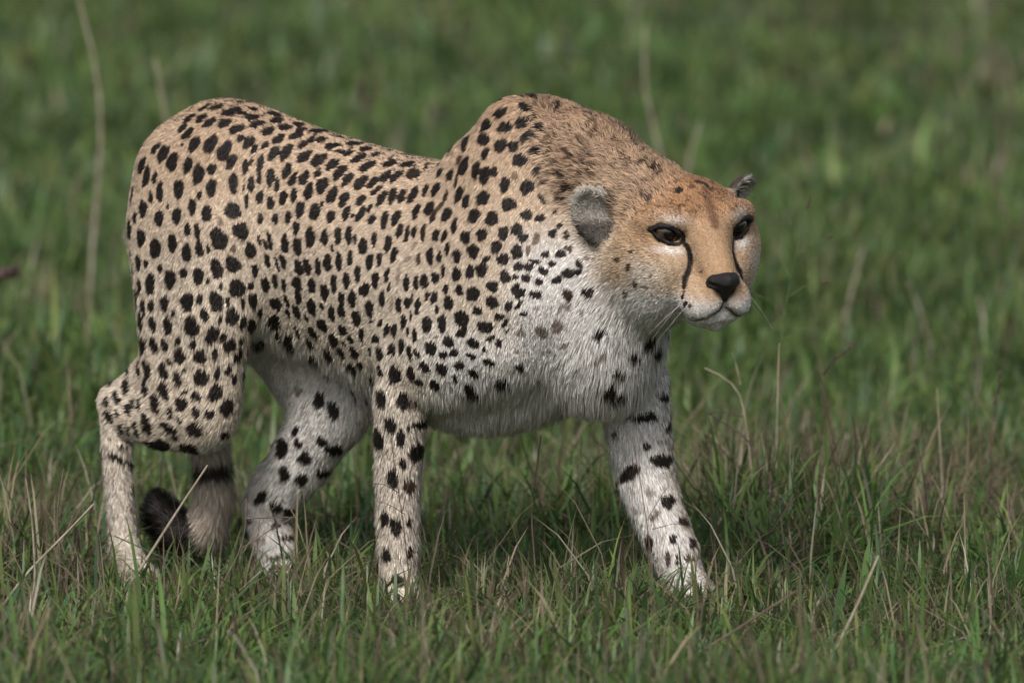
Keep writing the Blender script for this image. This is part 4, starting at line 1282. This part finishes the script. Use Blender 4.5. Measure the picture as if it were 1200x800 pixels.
def stem(label, pts, rad, mat, branches=(), heads=(), name="dry_grass_stem", base=None, cat="stem"):
    """pts: photo pixels from the foot upwards; the foot stands on the ground at its pixel (or at base)"""
    bx, by = pts[0] if base is None else base
    g = gpt(bx, by)
    for _ in range(4):
        g = gpt(bx, by, float(terrain(np.array(g[0]), np.array(g[1]))))
    Y = g[1]
    Vs, Qs, off = [], [], 0
    r_ = random.Random(len(label) * 7 + int(bx))
    for i, pl in enumerate([pts] + list(branches)):
        P3 = smooth_poly([at_depth(x, y, Y) for x, y in pl])
        wob_ = np.cumsum([[0, r_.uniform(-1, 1) * .0022, 0] for _ in P3], 0)
        P3 = P3 + wob_
        if i == 0: P3[0, 2] -= .012
        rr = np.linspace(rad, rad * .55, len(P3)) * (1 if i == 0 else .6) / PXM
        V, Q = tube(P3, rr, 6)
        Vs.append(V); Qs.append(Q + off); off += len(V)
    me = mesh_from(name, np.concatenate(Vs), np.concatenate(Qs))
    me.materials.append(mat)
    o = link(name, me)
    o["label"] = label; o["category"] = cat; o["group"] = "single stems standing out of the grass"
    for (hp, hr, hm) in heads:
        # a spike of small overlapping spikelets along hp
        P3 = smooth_poly([at_depth(x, y, Y) for x, y in hp], 18)
        Vs, Fs, off = [], [], 0
        tg = nrm(np.gradient(P3, axis=0))
        for k in range(46):
            f_ = k / 45 * 17
            i = min(int(f_), 16); c = P3[i] * (1 - (f_ - i)) + P3[i + 1] * (f_ - i)
            out = nrm(np.array([r_.gauss(0, 1), r_.gauss(0, 1), r_.gauss(0, 1)]))
            d = nrm(tg[i] + .7 * out); s_ = nrm(np.cross(d, out))
            L = hr / PXM * r_.uniform(1.2, 2.0); w_ = L * .22
            nrm2 = np.cross(d, s_)
            q = np.array([c, c + d * L * .45 + s_ * w_, c + d * L * .45 + nrm2 * w_, c + d * L * .45 - s_ * w_, c + d * L * .45 - nrm2 * w_, c + d * L])
            f6 = np.array([[0, 1, 2], [0, 2, 3], [0, 3, 4], [0, 4, 1], [5, 2, 1], [5, 3, 2], [5, 4, 3], [5, 1, 4]])
            Vs.append(q); Fs.append(f6 + off); off += 6
        hm_ = mesh_from("seed_head", np.concatenate(Vs), np.concatenate(Fs))
        hm_.materials.append(hm)
        link("seed_head", hm_, o)
    return o


stem("tall pale curved dry stem far behind the cheetah's hock and rump", [(104, 392), (106, 330), (112, 240), (121, 150), (112, 70), (92, 0), (86, -25)], 3.4, STRAW)
stem("pale dry stem rising just above the curve of the cheetah's rump", [(222, 380), (208, 230), (196, 155), (188, 100), (181, 68)], 3.2, STRAW)
stem("pale dry stem rising behind the cheetah's nape", [(783, 330), (778, 190), (762, 140), (753, 90), (757, 30)], 3.6, STRAW)
stem("short pale stem leaning away behind the cheetah's crown", [(800, 330), (806, 190), (822, 140)], 3.0, STRAW)
stem("reddish three-fingered seed head poking up behind the cheetah's saddle", [(440, 330), (437, 180), (431, 131)], 1.3, PURP,
     heads=[([(431, 131), (416, 129), (402, 121)], 3, PURP), ([(430, 131), (424, 116), (423, 101)], 6, PURP), ([(431, 131), (436, 118), (440, 106)], 3, PURP)])
stem("straight pale broken stalk leaning in front of the black tail tip", [(138, 706), (172, 655), (205, 603), (243, 546)], 2.0, STRAW)
stem("brown forked twig in front of the left hind paw", [(230, 738), (262, 682), (284, 642), (290, 602), (288, 584)], 1.5, BRST,
     branches=[[(284, 642), (315, 622), (347, 604)], [(288, 607), (320, 606), (344, 607)]])
stem("long bleached stalk slanting up out of the dry clump left of the hind legs", [(-20, 742), (30, 672), (80, 622), (110, 590)], 2.0, STRAW)
stem("brown knobbly twig standing in the dry clump left of the hind legs", [(62, 735), (72, 660), (66, 600), (75, 548)], 1.7, BRST, branches=[[(70, 640), (88, 600), (90, 575)]])
stem("bleached bent straw beside the brown knobbly twig", [(20, 760), (42, 690), (38, 610), (30, 560)], 1.6, STRAW)
stem("brown curled dry leaf stem arching beside the outstretched foreleg", [(905, 655), (893, 560), (878, 508), (852, 500), (830, 484)], 1.6, PURP, branches=[[(870, 488), (850, 482), (830, 484)]])
stem("arching purplish stem with a seed head in the tall tuft", [(985, 640), (976, 520), (966, 452), (958, 432)], 1.4, PURP, heads=[([(964, 440), (978, 420), (1000, 404)], 3.2, PURP)])
stem("upright needle-thin bleached straw at the dry edge of the tall tuft", [(1106, 640), (1103, 540), (1098, 455)], 1.6, STRAW)
stem("crooked bleached twig at the top of the tall tuft beside the foreleg", [(888, 650), (880, 540), (868, 450), (826, 432)], 1.7, STRAW, branches=[[(868, 450), (862, 425), (858, 412)]])
stem("pale upright straw in the middle of the tall tuft", [(908, 650), (910, 520), (913, 402)], 1.7, STRAW)
stem("slanting pale straw leaning out of the tall tuft", [(960, 660), (1000, 590), (1048, 520)], 1.6, STRAW)
stem("long brown stalk lying aslant in the foreground grass", [(760, 800), (850, 745), (932, 692)], 2.4, BRST)
stem("pale stalk leaning in the foreground grass below the tall tuft", [(960, 800), (1000, 720), (1030, 652)], 2.4, STRAW)
stem("thin purplish branching stem standing in front of the right foreleg", [(486, 748), (478, 660), (471, 600), (462, 545), (458, 506)], .9, PURP,
     branches=[[(468, 578), (450, 567), (430, 566)], [(474, 602), (460, 592), (444, 586)], [(471, 600), (480, 560), (484, 540)]])
stem("thin brown stem crossing in front of the outstretched left foreleg", [(772, 765), (762, 640), (750, 560), (741, 512)], .9, BRST, branches=[[(764, 620), (790, 612), (812, 618)], [(758, 610), (775, 580), (784, 568)]])
stem("dark drooping panicle standing alone beyond the tall tuft", [(1158, 640), (1160, 520), (1168, 462)], 1.2, PURP, heads=[([(1166, 475), (1170, 455), (1172, 436)], 3, PURP)])
stem("delicate open green panicle just ahead of the muzzle", [(905, 640), (908, 480), (916, 380), (932, 300), (945, 246)], 1.0, GRST,
     branches=[[(918, 370), (900, 350), (888, 345)], [(921, 350), (944, 335), (962, 332)], [(926, 325), (912, 300), (906, 286)], [(931, 302), (950, 285), (968, 280)], [(937, 280), (926, 262), (922, 250)], [(913, 400), (940, 385), (960, 384)]],
     heads=[([(945, 246), (948, 238), (950, 230)], 2, PURP), ([(888, 345), (884, 343), (880, 342)], 1.6, PURP), ([(962, 332), (966, 331), (970, 331)], 1.6, PURP), ([(968, 280), (972, 279), (975, 278)], 1.6, PURP)])
stem("pale stalk tilted across the far grass beyond the muzzle", [(985, 400), (998, 340), (1012, 290)], 3.0, STRAW)
stem("pale tilted stalk in the far grass beyond the lone panicle", [(1092, 420), (1080, 370), (1066, 330)], 2.8, STRAW)
stem("forked pale straw between the foreleg and the chest shadow", [(630, 700), (622, 600), (634, 510)], 1.2, BRST, branches=[[(625, 560), (612, 520), (608, 500)]])
stem("dark dead seed stalk beyond the tail, near the tall curved stem", [(-22, 480), (-16, 380), (-8, 328)], 2.0, PURP, heads=[([(-12, 330), (0, 322), (14, 318)], 9, PURP)])
